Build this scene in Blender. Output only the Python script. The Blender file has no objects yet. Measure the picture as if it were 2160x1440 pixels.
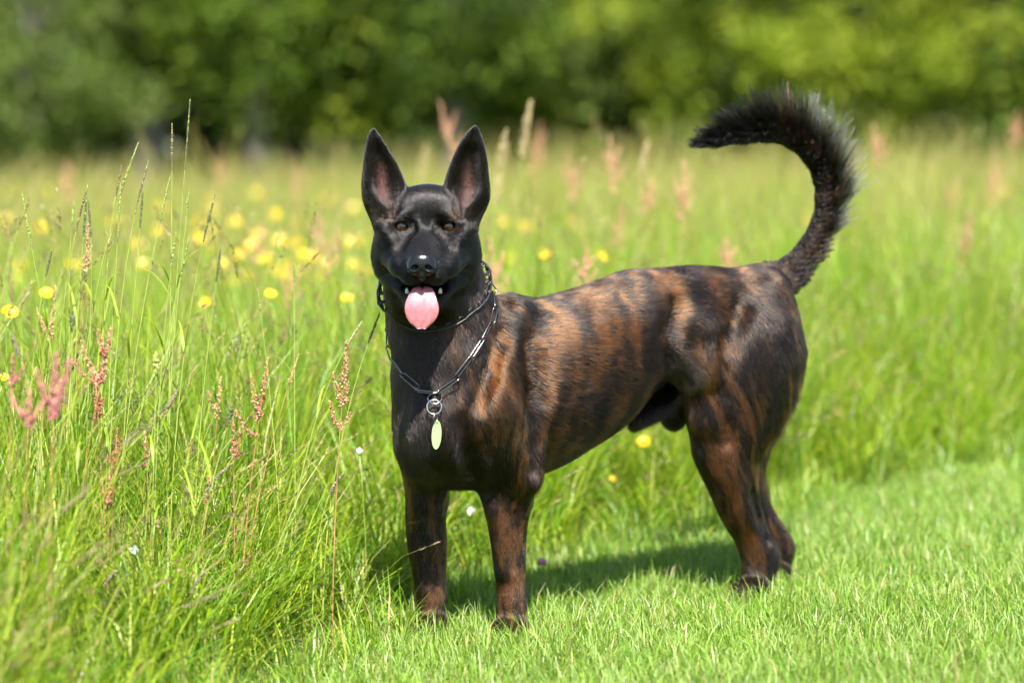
import bpy, bmesh, math, random, os
import numpy as np
from mathutils import Vector, Matrix

scene = bpy.context.scene
COL = scene.collection

# ------------------------------------------------------------------ camera
FPX, HORIZ, CAMH = 5198.0, 300.0, 0.912          # focal length in photo pixels, horizon row, camera height
PITCH = math.atan((720.0 - HORIZ) / FPX)
cam_data = bpy.data.cameras.new('camera')
cam_data.sensor_width = 36.0
cam_data.lens = FPX / 2160.0 * 36.0
cam_data.clip_start = 0.1
cam_data.clip_end = 900.0
cam_data.dof.use_dof = True
cam_data.dof.focus_distance = 4.55
cam_data.dof.aperture_fstop = 1.8
cam = bpy.data.objects.new('camera', cam_data)
cam.location = (0, 0, CAMH)
cam.rotation_euler = (math.pi / 2 - PITCH, 0, 0)
COL.objects.link(cam)
scene.camera = cam

# ------------------------------------------------------------------ sky and sun
SUN_EL, SUN_AZ = math.radians(56), math.radians(173)   # azimuth clockwise from +Y: behind the camera
sun_vec = Vector((math.sin(SUN_AZ) * math.cos(SUN_EL), math.cos(SUN_AZ) * math.cos(SUN_EL), math.sin(SUN_EL)))
world = bpy.data.worlds.new('World')
scene.world = world
world.use_nodes = True
wn = world.node_tree
sky = wn.nodes.new('ShaderNodeTexSky')
sky.sky_type = 'NISHITA'
sky.sun_disc = False
sky.sun_elevation = SUN_EL
sky.sun_rotation = SUN_AZ
wn.links.new(sky.outputs[0], wn.nodes['Background'].inputs[0])
wn.nodes['Background'].inputs[1].default_value = 0.08
sun_data = bpy.data.lights.new('sun', 'SUN')
sun_data.energy = 5.0
sun_data.angle = math.radians(0.53)
sun_data.color = (1.0, 0.95, 0.87)
sun = bpy.data.objects.new('sun', sun_data)
sun.rotation_euler = (-sun_vec).to_track_quat('-Z', 'Y').to_euler()
COL.objects.link(sun)
scene.view_settings.view_transform = 'Standard'
scene.view_settings.look = 'None'
scene.view_settings.exposure = 2.22
scene.view_settings.gamma = 1.0
scene.render.engine = 'CYCLES'
scene.cycles.max_bounces = 5
scene.cycles.diffuse_bounces = 2
scene.cycles.glossy_bounces = 3
scene.cycles.transmission_bounces = 3
scene.cycles.caustics_reflective = False
scene.cycles.caustics_refractive = False
scene.cycles.use_adaptive_sampling = True
scene.cycles.adaptive_threshold = 0.022
scene.cycles.transparent_max_bounces = 8
scene.cycles_curves.shape = 'RIBBONS'
scene.cycles_curves.subdivisions = 2

import time as _t
_t0 = _t.time()
rng = np.random.default_rng(7)
random.seed(7)


# ------------------------------------------------------------------ helpers
def P(px, py, Y):
    """World point at depth Y that a photo pixel looks at (used to measure the place)."""
    cx, cz = (px - 1080.0) / FPX, -(py - 720.0) / FPX
    cp, sp = math.cos(PITCH), math.sin(PITCH)
    dy, dz = cp + cz * sp, -sp + cz * cp
    t = Y / dy
    return np.array([cx * t, Y, CAMH + dz * t])


def ground_z(x, y):
    return 0.115 * np.tanh(0.42 * np.asarray(x, float)) - 0.025


def tag(o, label=None, cat=None, group=None, kind=None):
    if label: o['label'] = label
    if cat: o['category'] = cat
    if group: o['group'] = group
    if kind: o['kind'] = kind
    return o


def link(o, parent=None):
    COL.objects.link(o)
    if parent is not None:
        o.parent = parent
    return o


def mesh_obj(name, verts, faces, mat=None, parent=None, smooth=False):
    me = bpy.data.meshes.new(name)
    me.from_pydata([tuple(v) for v in verts], [], [tuple(f) for f in faces])
    if mat: me.materials.append(mat)
    if smooth: me.polygons.foreach_set('use_smooth', [True] * len(me.polygons))
    me.update()
    return link(bpy.data.objects.new(name, me), parent)


def empty(name, loc):
    o = bpy.data.objects.new(name, None)
    o.location = loc
    o.empty_display_size = 0.05
    return link(o)


class NT:
    """Tiny helper for node materials."""
    def __init__(self, name):
        self.m = bpy.data.materials.new(name)
        self.m.use_nodes = True
        self.t = self.m.node_tree
        self.b = self.t.nodes['Principled BSDF']
        self.out = self.t.nodes['Material Output']

    def n(self, typ, **kw):
        nd = self.t.nodes.new(typ)
        for k, v in kw.items():
            setattr(nd, k, v)
        return nd

    def l(self, a, b):
        self.t.links.new(a, b)

    def ramp(self, fac, stops):
        r = self.n('ShaderNodeValToRGB')
        e = r.color_ramp.elements
        while len(e) < len(stops): e.new(0.5)
        for i, (p, c) in enumerate(stops):
            e[i].position = p
            e[i].color = (*c, 1)
        self.l(fac, r.inputs[0])
        return r.outputs[0]


def simple_mat(name, col, rough=0.5, metal=0.0, noise=0.0, scale=60.0, **kw):
    t = NT(name)
    t.b.inputs['Roughness'].default_value = rough
    t.b.inputs['Metallic'].default_value = metal
    for k, v in kw.items():
        t.b.inputs[k.replace('_', ' ')].default_value = v
    if noise:
        nz = t.n('ShaderNodeTexNoise'); nz.inputs['Scale'].default_value = scale; nz.inputs['Detail'].default_value = 4
        tc = t.n('ShaderNodeTexCoord'); t.l(tc.outputs['Object'], nz.inputs['Vector'])
        c = t.ramp(nz.outputs['Fac'], [(0.3, tuple(x * (1 - noise) for x in col)), (0.7, tuple(min(1, x * (1 + noise)) for x in col))])
        t.l(c, t.b.inputs['Base Color'])
    else:
        t.b.inputs['Base Color'].default_value = (*col, 1)
    return t.m


# ---- numpy value noise (for coat pattern and scatter)
def _hash(ix, iy, iz, seed):
    h = (ix.astype(np.int64) * 374761393 + iy.astype(np.int64) * 668265263 + iz.astype(np.int64) * 2147483647 + seed * 1274126177) & 0xFFFFFFFF
    h = ((h ^ (h >> 13)) * 1274126177) & 0xFFFFFFFF
    h = h ^ (h >> 16)
    return (h & 0xFFFF).astype(np.float64) / 65535.0


def vnoise(p, seed=0):
    p = np.asarray(p, float)
    i = np.floor(p); f = p - i; f = f * f * (3 - 2 * f)
    i = i.astype(np.int64)
    r = 0
    for dx in (0, 1):
        wx = f[:, 0] if dx else 1 - f[:, 0]
        for dy in (0, 1):
            wy = f[:, 1] if dy else 1 - f[:, 1]
            for dz in (0, 1):
                wz = f[:, 2] if dz else 1 - f[:, 2]
                r = r + wx * wy * wz * _hash(i[:, 0] + dx, i[:, 1] + dy, i[:, 2] + dz, seed)
    return r


def fbm(p, seed=0, octv=3):
    r = 0; a = 0.5; s = 0
    p = np.asarray(p, float)
    for o in range(octv):
        r = r + a * vnoise(p * (2 ** o), seed + o * 17); s += a; a *= 0.5
    return r / s


def sstep(a, b, x):
    t = np.clip((x - a) / (b - a), 0, 1)
    return t * t * (3 - 2 * t)

# ================================================================== ground, lawn and meadow
def leaf_mat(name, attr='col', trans=0.42, rough=0.45, rnd=0.35, spec=0.4, tcol=(1.2, 1.35, 0.5)):
    t = NT(name)
    at = t.n('ShaderNodeAttribute', attribute_name=attr)
    oi = t.n('ShaderNodeObjectInfo')
    hs = t.n('ShaderNodeHueSaturation')
    mr = t.n('ShaderNodeMapRange'); t.l(oi.outputs['Random'], mr.inputs['Value']); mr.inputs['To Min'].default_value = 1 - rnd; mr.inputs['To Max'].default_value = 1 + rnd
    t.l(mr.outputs[0], hs.inputs['Value'])
    t.l(at.outputs['Color'], hs.inputs['Color'])
    t.l(hs.outputs[0], t.b.inputs['Base Color'])
    t.b.inputs['Roughness'].default_value = rough
    t.b.inputs['Specular IOR Level'].default_value = spec
    tr = t.n('ShaderNodeBsdfTranslucent')
    mx = t.n('ShaderNodeMix', data_type='RGBA', blend_type='MULTIPLY'); mx.inputs['Factor'].default_value = 1
    t.l(hs.outputs[0], mx.inputs['A']); mx.inputs['B'].default_value = (*tcol, 1)
    t.l(mx.outputs['Result'], tr.inputs['Color'])
    ms = t.n('ShaderNodeMixShader'); ms.inputs[0].default_value = trans
    t.l(t.b.outputs[0], ms.inputs[1]); t.l(tr.outputs[0], ms.inputs[2]); t.l(ms.outputs[0], t.out.inputs['Surface'])
    return t.m


M_GRASS = leaf_mat('grass_blade', trans=0.5, rough=0.42, rnd=0.06)
M_LEAF = leaf_mat('tree_leaf', trans=0.4, rough=0.8, rnd=0.0, spec=0.1)

t = NT('turf_soil')
tc = t.n('ShaderNodeTexCoord')
n1 = t.n('ShaderNodeTexNoise'); n1.inputs['Scale'].default_value = 14; n1.inputs['Detail'].default_value = 8; t.l(tc.outputs['Object'], n1.inputs['Vector'])
t.l(t.ramp(n1.outputs['Fac'], [(0.25, (0.035, 0.045, 0.012)), (0.55, (0.06, 0.10, 0.018)), (0.8, (0.10, 0.095, 0.04))]), t.b.inputs['Base Color'])
t.b.inputs['Roughness'].default_value = 0.95
bp = t.n('ShaderNodeBump'); bp.inputs['Strength'].default_value = 0.8; bp.inputs['Distance'].default_value = 0.02; t.l(n1.outputs['Fac'], bp.inputs['Height']); t.l(bp.outputs[0], t.b.inputs['Normal'])
gxs = np.concatenate([np.linspace(-300, -12, 13), np.linspace(-10, 10, 41), np.linspace(12, 300, 13)])
gys = np.concatenate([np.linspace(-200, -4, 9), np.linspace(-2, 20, 45), np.linspace(24, 500, 15)])
gv = [(x, y, float(ground_z(x, y))) for y in gys for x in gxs]
nx = len(gxs)
gf = [(j * nx + i, j * nx + i + 1, (j + 1) * nx + i + 1, (j + 1) * nx + i) for j in range(len(gys) - 1) for i in range(nx - 1)]
tag(mesh_obj('ground', gv, gf, t.m, None, True), 'green turf ground under the mown and tall grass', 'ground', kind='structure')

# edge between the mown strip (camera side) and the tall meadow
EDGE = np.array([(-4.5, -2.0), (-1.6, 1.2), (-0.62, 3.6), (-0.47, 4.16), (-0.34, 4.56), (-0.14, 5.06), (0.30, 5.55), (1.39, 6.70), (3.2, 8.4), (8.5, 12.8), (30, 28)], float)
def edge_dist(x, y):
    """Signed distance to the edge: positive on the meadow side."""
    p = np.stack([x, y], 1); best = np.full(len(p), 1e9); sg = np.ones(len(p))
    for a, b in zip(EDGE[:-1], EDGE[1:]):
        ab = b - a; h = np.clip(((p - a) @ ab) / (ab @ ab), 0, 1)
        d = p - a - h[:, None] * ab; dd = np.linalg.norm(d, axis=1)
        cr = ab[0] * d[:, 1] - ab[1] * d[:, 0]
        m = dd < best
        best[m] = dd[m]; sg[m] = np.sign(cr[m])
    return best * sg


def ribbons(C, side, wid, col):
    """Blades: centre lines C (n,K,3), side vectors (n,3), widths (n,K), colours (n,K,3) -> verts, quads, colours."""
    n, K, _ = C.shape
    A = C - side[:, None] * wid[..., None] * 0.5; B = C + side[:, None] * wid[..., None] * 0.5
    V = np.stack([A, B], 2).reshape(-1, 3)
    base = np.arange(n)[:, None] * 2 * K + np.arange(K - 1)[None] * 2
    Q = np.stack([base, base + 1, base + 3, base + 2], -1).reshape(-1, 4)
    return V, Q, np.repeat(col[:, :, None], 2, 2).reshape(-1, 3)


def col_mesh(name, V, Q, col, mat, smooth=True):
    me = bpy.data.meshes.new(name)
    me.vertices.add(len(V)); me.vertices.foreach_set('co', V.astype(np.float32).ravel())
    me.loops.add(Q.size); me.loops.foreach_set('vertex_index', Q.astype(np.int32).ravel())
    k = Q.shape[1]
    me.polygons.add(len(Q)); me.polygons.foreach_set('loop_start', np.arange(0, Q.size, k, dtype=np.int32)); me.polygons.foreach_set('loop_total', np.full(len(Q), k, np.int32))
    if smooth: me.polygons.foreach_set('use_smooth', np.ones(len(Q), bool))
    ca = me.color_attributes.new('col', 'FLOAT_COLOR', 'POINT')
    ca.data.foreach_set('color', np.concatenate([col, np.ones((len(col), 1))], 1).astype(np.float32).ravel())
    me.materials.append(mat); me.update(calc_edges=True)
    return me


def blade_set(n, radius, lmin, lmax, w, lean, bend, palette, K=4, skew=1.0, dead=0.04, up=0.0, square=False):
    a = rng.random(n) * 2 * np.pi; r = radius * np.sqrt(rng.random(n))
    base = np.stack([r * np.cos(a), r * np.sin(a), np.full(n, -0.004)], 1)
    if square: base[:, :2] = (rng.random((n, 2)) * 2 - 1) * radius
    L = lmin + (lmax - lmin) * rng.random(n) ** skew
    az = rng.random(n) * 2 * np.pi
    ln_ = np.abs(rng.normal(0, lean, n)) + up
    h = np.stack([np.cos(az), np.sin(az), np.zeros(n)], 1)
    bd = np.abs(rng.normal(bend, bend * 0.6, n))
    C = np.zeros((n, K, 3)); C[:, 0] = base
    ang = ln_.copy(); cur = base.copy()
    for k in range(1, K):
        d = h * np.sin(ang)[:, None] + np.array([0, 0, 1.0]) * np.cos(ang)[:, None]
        cur = cur + d * (L / (K - 1))[:, None]; C[:, k] = cur
        ang = np.minimum(ang + bd / (K - 1) * (0.5 + k), 2.4)
    sa = az + np.pi / 2 + rng.normal(0, 0.5, n)
    side = np.stack([np.cos(sa), np.sin(sa), np.zeros(n)], 1)
    prof = np.interp(np.linspace(0, 1, K), [0, 0.35, 0.75, 1], [0.7, 1.0, 0.7, 0.06])
    wid = (w * (0.6 + 0.8 * rng.random(n)))[:, None] * prof[None]
    pal = np.array(palette, float)
    c0 = pal[rng.integers(0, len(pal), n)] * (0.75 + 0.5 * rng.random((n, 1)))
    dd = rng.random(n) < dead
    c0[dd] = np.array([0.30, 0.24, 0.10]) * (0.7 + 0.5 * rng.random((dd.sum(), 1)))
    col = c0[:, None] * np.array([1.0] * K)[None, :, None]
    return ribbons(C, side, wid, col)


def seed_heads(n, radius, hmin, hmax, lean, cols, stemcol, spike=(0.05, 0.09), w=0.004, per=22, square=False, stemw=0.0018):
    """Thin culms with a seed head of small spikelets."""
    Vs, Qs, Cs = [], [], []; off = 0
    for i in range(n):
        a = rng.random() * 2 * np.pi; r = radius * math.sqrt(rng.random()); H = hmin + (hmax - hmin) * rng.random()
        az = rng.random() * 2 * np.pi; le = abs(rng.normal(0, lean)); dirx = np.array([math.cos(az), math.sin(az), 0])
        K = 6; s = np.linspace(0, 1, K)
        nod = rng.random() * 0.10
        bx, by = ((rng.random(2) * 2 - 1) * radius) if square else (r * math.cos(a), r * math.sin(a))
        C = np.array([bx, by, 0]) + dirx * (np.tan(le) * H * s ** 1.6 + nod * s ** 6)[:, None] + np.array([0, 0, 1]) * (H * s - nod * 0.6 * s ** 8)[:, None]
        side = np.array([[-math.sin(az + 1.0), math.cos(az + 1.0), 0]])
        v, q, c = ribbons(C[None], side, np.full((1, K), stemw), np.array([[stemcol] * K]))
        Vs.append(v); Qs.append(q + off); Cs.append(c); off += len(v)
        sl = spike[0] + (spike[1] - spike[0]) * rng.random(); tipv = C[-1]; dn = C[-1] - C[-2]; dn /= np.linalg.norm(dn)
        sc = np.array(cols[rng.integers(0, len(cols))]) * (0.7 + 0.6 * rng.random())
        m = per; f = rng.random(m)
        p0 = tipv - dn * sl * f[:, None] * 1.0 + rng.normal(0, w * 0.25, (m, 3))
        ph = rng.random(m) * 2 * np.pi
        rad = np.stack([np.cos(ph), np.sin(ph), np.zeros(m)], 1)
        d = dn * 0.8 + rad * 0.5; d /= np.linalg.norm(d, axis=1, keepdims=True)
        p0 = p0 + rad * (w * 0.5 * np.sin(np.pi * np.clip(f, 0.05, 1)))[:, None]
        Lq = 0.007 + 0.006 * rng.random(m)
        Cc = np.stack([p0, p0 + d * Lq[:, None] * 0.5, p0 + d * Lq[:, None]], 1)
        sd = np.cross(d, rad); sd /= np.linalg.norm(sd, axis=1, keepdims=True) + 1e-9
        v, q, c = ribbons(Cc, sd, np.tile([0.0006, 0.0026, 0.0004], (m, 1)), np.tile(sc, (m, 3, 1)))
        Vs.append(v); Qs.append(q + off); Cs.append(c); off += len(v)
    return np.concatenate(Vs), np.concatenate(Qs), np.concatenate(Cs)


def merge(*sets):
    Vs, Qs, Cs = [], [], []; off = 0
    for v, q, c in sets:
        Vs.append(v); Qs.append(q + off); Cs.append(c); off += len(v)
    return np.concatenate(Vs), np.concatenate(Qs), np.concatenate(Cs)


def scatter(name, protos, pos, rot, scl, idx):
    """One object that carries a field of tufts through geometry nodes."""
    coll = bpy.data.collections.new(name + '_tufts')
    for i, me in enumerate(protos):
        coll.objects.link(bpy.data.objects.new('%s_tuft_%02d' % (name, i), me))
    me = bpy.data.meshes.new(name); n = len(pos)
    me.vertices.add(n); me.vertices.foreach_set('co', pos.astype(np.float32).ravel())
    for nm, ty, fld, dat in (('rot', 'FLOAT_VECTOR', 'vector', rot), ('scl', 'FLOAT_VECTOR', 'vector', scl), ('idx', 'INT', 'value', idx)):
        a = me.attributes.new(nm, ty, 'POINT'); a.data.foreach_set(fld, np.asarray(dat, np.int32 if ty == 'INT' else np.float32).ravel())
    o = link(bpy.data.objects.new(name, me))
    ng = bpy.data.node_groups.new(name + '_scatter', 'GeometryNodeTree')
    ng.interface.new_socket('Geometry', in_out='INPUT', socket_type='NodeSocketGeometry'); ng.interface.new_socket('Geometry', in_out='OUTPUT', socket_type='NodeSocketGeometry')
    gi, go = ng.nodes.new('NodeGroupInput'), ng.nodes.new('NodeGroupOutput')
    ci = ng.nodes.new('GeometryNodeCollectionInfo'); ci.inputs['Collection'].default_value = coll; ci.inputs['Separate Children'].default_value = True; ci.inputs['Reset Children'].default_value = True
    ip = ng.nodes.new('GeometryNodeInstanceOnPoints'); ip.inputs['Pick Instance'].default_value = True
    ng.links.new(gi.outputs[0], ip.inputs['Points']); ng.links.new(ci.outputs[0], ip.inputs['Instance'])
    for nm, ty, sock in (('rot', 'FLOAT_VECTOR', 'Rotation'), ('scl', 'FLOAT_VECTOR', 'Scale'), ('idx', 'INT', 'Instance Index')):
        na = ng.nodes.new('GeometryNodeInputNamedAttribute'); na.data_type = ty; na.inputs['Name'].default_value = nm
        ng.links.new(na.outputs[0], ip.inputs[sock])
    ng.links.new(ip.outputs[0], go.inputs[0])
    md = o.modifiers.new('scatter', 'NODES'); md.node_group = ng
    return o


def field_points(y0, y1, dens, margin, keep, xr=None):
    area_w = 0.2078 * y1 + margin
    n = int(2 * area_w * (y1 - y0) * dens)
    x = (rng.random(n) * 2 - 1) * area_w; y = y0 + rng.random(n) * (y1 - y0)
    m = (np.abs(x) < 0.2078 * y + margin) & keep(x, y)
    return x[m], y[m]


# ---- palettes (leaf reflectance)
LAWN = [(0.160, 0.258, 0.032), (0.135, 0.238, 0.026), (0.190, 0.285, 0.050), (0.112, 0.212, 0.028), (0.255, 0.310, 0.100)]
MEAD = [(0.175, 0.258, 0.014), (0.220, 0.290, 0.018), (0.120, 0.222, 0.016), (0.255, 0.300, 0.030), (0.090, 0.198, 0.018)]
STRAW = [(0.30, 0.20, 0.10), (0.22, 0.15, 0.09), (0.34, 0.26, 0.13), (0.26, 0.17, 0.12), (0.16, 0.14, 0.08)]


def slope(x): return math.atan(0.115 * 0.42 * (1 - math.tanh(0.42 * x) ** 2))


def grid_patches(size, y0, y1, margin, keep):
    ys = np.arange(y0, y1, size); out = []
    for y in ys:
        w = 0.2078 * (y + size) + margin
        xs = np.arange(-math.ceil(w / size), math.ceil(w / size) + 1) * size
        out.append(np.stack([xs, np.full(len(xs), y)], 1))
    p = np.concatenate(out)
    return p[keep(p[:, 0], p[:, 1])]


def patch_field(name, protos, groups):
    """groups: (points, first proto, number of protos, widths, heights, quarter turns only)."""
    P_, R_, S_, I_ = [], [], [], []
    for p, f0, nf, wd, ht, quarter in groups:
        n = len(p); x, y = p[:, 0], p[:, 1]
        P_.append(np.stack([x, y, ground_z(x, y)], 1))
        rz = rng.integers(0, 4, n) * (math.pi / 2) if quarter else rng.random(n) * 6.283
        e = np.zeros((n, 3))
        for i in range(n):
            e[i] = (Matrix.Rotation(-slope(x[i]), 3, 'Y') @ Matrix.Rotation(rz[i], 3, 'Z')).to_euler()
        R_.append(e); S_.append(np.stack([wd * np.ones(n), wd * np.ones(n), ht * np.ones(n)], 1)); I_.append(f0 + rng.integers(0, nf, n))
    return scatter(name, protos, np.concatenate(P_), np.concatenate(R_), np.concatenate(S_), np.concatenate(I_))


PS = 0.20
lawn_protos = []
for i in range(9):
    s = [blade_set(1250, PS / 2, 0.022, 0.066, 0.0025, 0.40, 0.60, LAWN, dead=0.08, square=True),
         blade_set(200, PS / 2, 0.050, 0.095, 0.0023, 0.32, 0.55, LAWN, dead=0.05, square=True)]
    if i % 3 == 0: s.append(blade_set(30, PS / 3, 0.012, 0.03, 0.009, 0.7, 0.5, [(0.10, 0.22, 0.05), (0.20, 0.30, 0.13)], dead=0.0))
    lawn_protos.append(col_mesh('lawn_tuft', *merge(*s), M_GRASS))
g1 = grid_patches(PS, 3.2, 6.4, 0.55, lambda x, y: edge_dist(x, y) < 0.28)
g2 = grid_patches(PS * 1.7, 6.4 + PS * 0.4, 15.0, 0.8, lambda x, y: edge_dist(x, y) < 0.2)
hv = lambda p: 0.80 + 0.45 * fbm(np.stack([p[:, 0] * 2.5, p[:, 1] * 2.5, p[:, 0] * 0], 1), 201, 2)
tx, ty = field_points(3.3, 7.5, 60, 0.5, lambda x, y: np.abs(edge_dist(x, y) + 0.02) < 0.09)
edge_protos = [col_mesh('edge_tuft', *blade_set(60, 0.05, 0.05, 0.16, 0.0032, 0.24, 0.4, LAWN + MEAD, K=5, dead=0.08), M_GRASS) for _ in range(4)]
et = np.stack([tx, ty], 1)
mown = patch_field('mown_grass', lawn_protos + edge_protos, [(g1, 0, 9, 1.0, hv(g1), True), (g2, 0, 9, 1.7, hv(g2) * 1.05, True), (et, 9, 4, 1.0, 0.8 + 0.4 * rng.random(len(et)), False)])
tag(mown, 'short mown green grass the dog stands on', 'grass', kind='stuff')

MP = 0.30
mead_protos = []
for i in range(9):
    s = [blade_set(640, MP / 2, 0.22, 0.72, 0.0031, 0.11, 0.36, MEAD, K=5, skew=1.25, square=True),
         blade_set(160, MP / 2, 0.07, 0.32, 0.0050, 0.35, 0.7, MEAD, K=4, dead=0.10, square=True),
         seed_heads(16, MP / 2, 0.45, 0.85, 0.13, STRAW, (0.22, 0.24, 0.04), per=26, square=True),
         seed_heads(11, MP / 2, 0.30, 0.60, 0.35, [(0.16, 0.12, 0.10), (0.12, 0.11, 0.07)], (0.17, 0.16, 0.06), (0.04, 0.08), 0.010, 30, square=True)]
    mead_protos.append(col_mesh('meadow_tuft', *merge(*s), M_GRASS))
FP_ = 0.6
for i in range(6):
    s = [blade_set(230, FP_ / 2, 0.25, 0.72, 0.0105, 0.15, 0.42, MEAD, K=4, skew=1.2, square=True),
         seed_heads(34, FP_ / 2, 0.50, 0.98, 0.12, STRAW + [(0.34, 0.17, 0.11)], (0.25, 0.25, 0.06), per=16, w=0.007, square=True, stemw=0.0038)]
    mead_protos.append(col_mesh('far_meadow_tuft', *merge(*s), M_GRASS))
for i in range(4):
    s = [blade_set(80, 0.07, 0.12, 0.48, 0.0038, 0.16, 0.38, MEAD, K=5, skew=1.2), seed_heads(3, 0.07, 0.25, 0.5, 0.3, STRAW, (0.20, 0.22, 0.05), per=24)]
    mead_protos.append(col_mesh('meadow_edge_tuft', *merge(*s), M_GRASS))
hm_ = lambda p: (0.50 + 0.50 * sstep(0.1, 0.5, edge_dist(p[:, 0], p[:, 1]))) * (0.74 + 0.5 * fbm(np.stack([p[:, 0] * 1.6, p[:, 1] * 1.6, p[:, 0] * 0], 1), 211, 3))
m1 = grid_patches(MP, 2.6, 8.3, 0.6, lambda x, y: edge_dist(x, y) > 0.19)
m2 = grid_patches(FP_, 8.45, 20.0, 1.0, lambda x, y: edge_dist(x, y) > 0.3)
m3 = grid_patches(FP_ * 1.7, 20.2, 43.0, 1.5, lambda x, y: edge_dist(x, y) > 0.5)
ex, ey = field_points(3.0, 8.3, 110, 0.6, lambda x, y: (edge_dist(x, y) > 0.03) & (edge_dist(x, y) < 0.27))
me_ = np.stack([ex, ey], 1)
mead = patch_field('meadow_grass', mead_protos, [(m1, 0, 9, 1.0, hm_(m1), True), (m2, 9, 6, 1.0, hm_(m2), True), (m3, 9, 6, 1.7, hm_(m3) * (0.50 + 0.45 * fbm(np.stack([m3[:, 0] * 0.5, m3[:, 1] * 0.3, m3[:, 0] * 0], 1), 221, 2)), True),
                   (me_, 15, 4, 1.0, (0.55 + 0.45 * sstep(0.03, 0.27, edge_dist(ex, ey))) * (0.7 + 0.5 * rng.random(len(me_))), False)])
tag(mead, 'tall yellow-green meadow grass with straw seed heads behind and beside the dog', 'grass', kind='stuff')
print('grass', len(g1), len(g2), len(m1), len(m2), len(m3), len(me_))

# ================================================================== trees behind the meadow
M_BARK = NT('bark')
_n = M_BARK.n('ShaderNodeTexNoise'); _n.inputs['Scale'].default_value = 9; _n.inputs['Detail'].default_value = 6
_c = M_BARK.n('ShaderNodeTexCoord'); M_BARK.l(_c.outputs['Object'], _n.inputs['Vector'])
M_BARK.l(M_BARK.ramp(_n.outputs['Fac'], [(0.3, (0.045, 0.040, 0.032)), (0.7, (0.12, 0.105, 0.09))]), M_BARK.b.inputs['Base Color'])
M_BARK.b.inputs['Roughness'].default_value = 0.9
M_BARK = M_BARK.m


def tube(pts, radii, seg=7):
    pts = np.array(pts, float); V, F_ = [], []
    for i, p in enumerate(pts):
        tg = pts[min(i + 1, len(pts) - 1)] - pts[max(i - 1, 0)]; tg /= np.linalg.norm(tg) + 1e-9
        a = np.cross(tg, [0.31, 0.9, 0.2]); a /= np.linalg.norm(a); b = np.cross(tg, a)
        for j in range(seg):
            th = 2 * math.pi * j / seg
            V.append(p + (a * math.cos(th) + b * math.sin(th)) * radii[i])
    for i in range(len(pts) - 1):
        for j in range(seg):
            F_.append((i * seg + j, i * seg + (j + 1) % seg, (i + 1) * seg + (j + 1) % seg, (i + 1) * seg + j))
    F_.append(tuple(range((len(pts) - 1) * seg, len(pts) * seg)))
    return V, F_


def joined(name, pieces, mat, parent=None, smooth=True):
    V, F_ = [], []
    for v, f in pieces:
        o = len(V); V += list(v); F_ += [tuple(i + o for i in q) for q in f]
    return mesh_obj(name, V, F_, mat, parent, smooth)


def tree(label, x, y, h, rx, pal, low=0.3, trunk_r=0.16, nclump=120, leaf=0.13, per=100, bark=None, group='trees beyond the meadow'):
    r = empty('tree', (x, y, float(ground_z(x, y))))
    tag(r, label, 'tree', group)
    lean = rng.normal(0, 0.06, 2)
    tp = [(lean[0] * h * f + 0.08 * math.sin(f * 5 + x), lean[1] * h * f, h * 0.85 * f) for f in np.linspace(0, 1, 7)]
    pcs = [tube(tp, [trunk_r * (1.25 if i == 0 else 1 - 0.8 * i / 6) for i in range(7)], 9)]
    cen = []
    for k in range(nclump):
        while True:
            u = rng.random(3) * 2 - 1
            if 0.25 < u @ u < 1: break
        f = (u[2] + 1) / 2
        prof = 0.72 + 0.42 * math.sin(math.pi * min(1, f * 0.9 + 0.1)) + 0.2 * rng.normal()
        cen.append((u[0] * rx * prof, u[1] * rx * prof * 0.8, low + (h - low) * f))
    cen = np.array(cen)
    for k in range(9):
        c = cen[rng.integers(0, len(cen))]; f = np.clip(c[2] / h * 0.6, 0.1, 0.8); b = np.array([np.interp(f, np.linspace(0, 1, 7), [q[i] for q in tp]) for i in range(3)])
        b[2] = h * 0.85 * f
        pcs.append(tube([b, b * 0.5 + c * 0.5 + np.array([0, 0, 0.15]), c], [trunk_r * 0.45, trunk_r * 0.28, trunk_r * 0.1], 6))
    joined('trunk', pcs, bark or M_BARK, r)
    n = nclump * per
    cl = np.repeat(np.arange(nclump), per)
    sz = (0.35 + 0.45 * rng.random(nclump))
    d = rng.normal(0, 1, (n, 3)); d /= np.linalg.norm(d, axis=1, keepdims=True)
    p = cen[cl] + d * (sz[cl] * rng.random(n) ** 0.4)[:, None] * np.array([1.25, 1.25, 0.75])
    az = rng.random(n) * 2 * np.pi; tl_ = rng.normal(0.5, 0.45, n)
    dr = np.stack([np.cos(az) * np.cos(tl_), np.sin(az) * np.cos(tl_), -np.sin(tl_)], 1)
    sd = np.cross(dr, rng.normal(0, 1, (n, 3)) * 0.4 + np.array([0, 0, 1])); sd /= np.linalg.norm(sd, axis=1, keepdims=True) + 1e-9
    L = leaf * (0.7 + 0.6 * rng.random(n))
    C = np.stack([p, p + dr * L[:, None] * 0.5 + np.array([0, 0, 0.012]), p + dr * L[:, None]], 1)
    pal = np.array(pal)
    cc = pal[rng.integers(0, len(pal), nclump)][cl] * (0.8 + 0.4 * rng.random((n, 1)))
    V, Q, c = ribbons(C, sd, np.stack([L * 0.12, L * 0.62, L * 0.05], 1), np.repeat(cc[:, None], 3, 1))
    cr = link(bpy.data.objects.new('crown', col_mesh('crown', V, Q, c, M_LEAF)), r)
    return r


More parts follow.
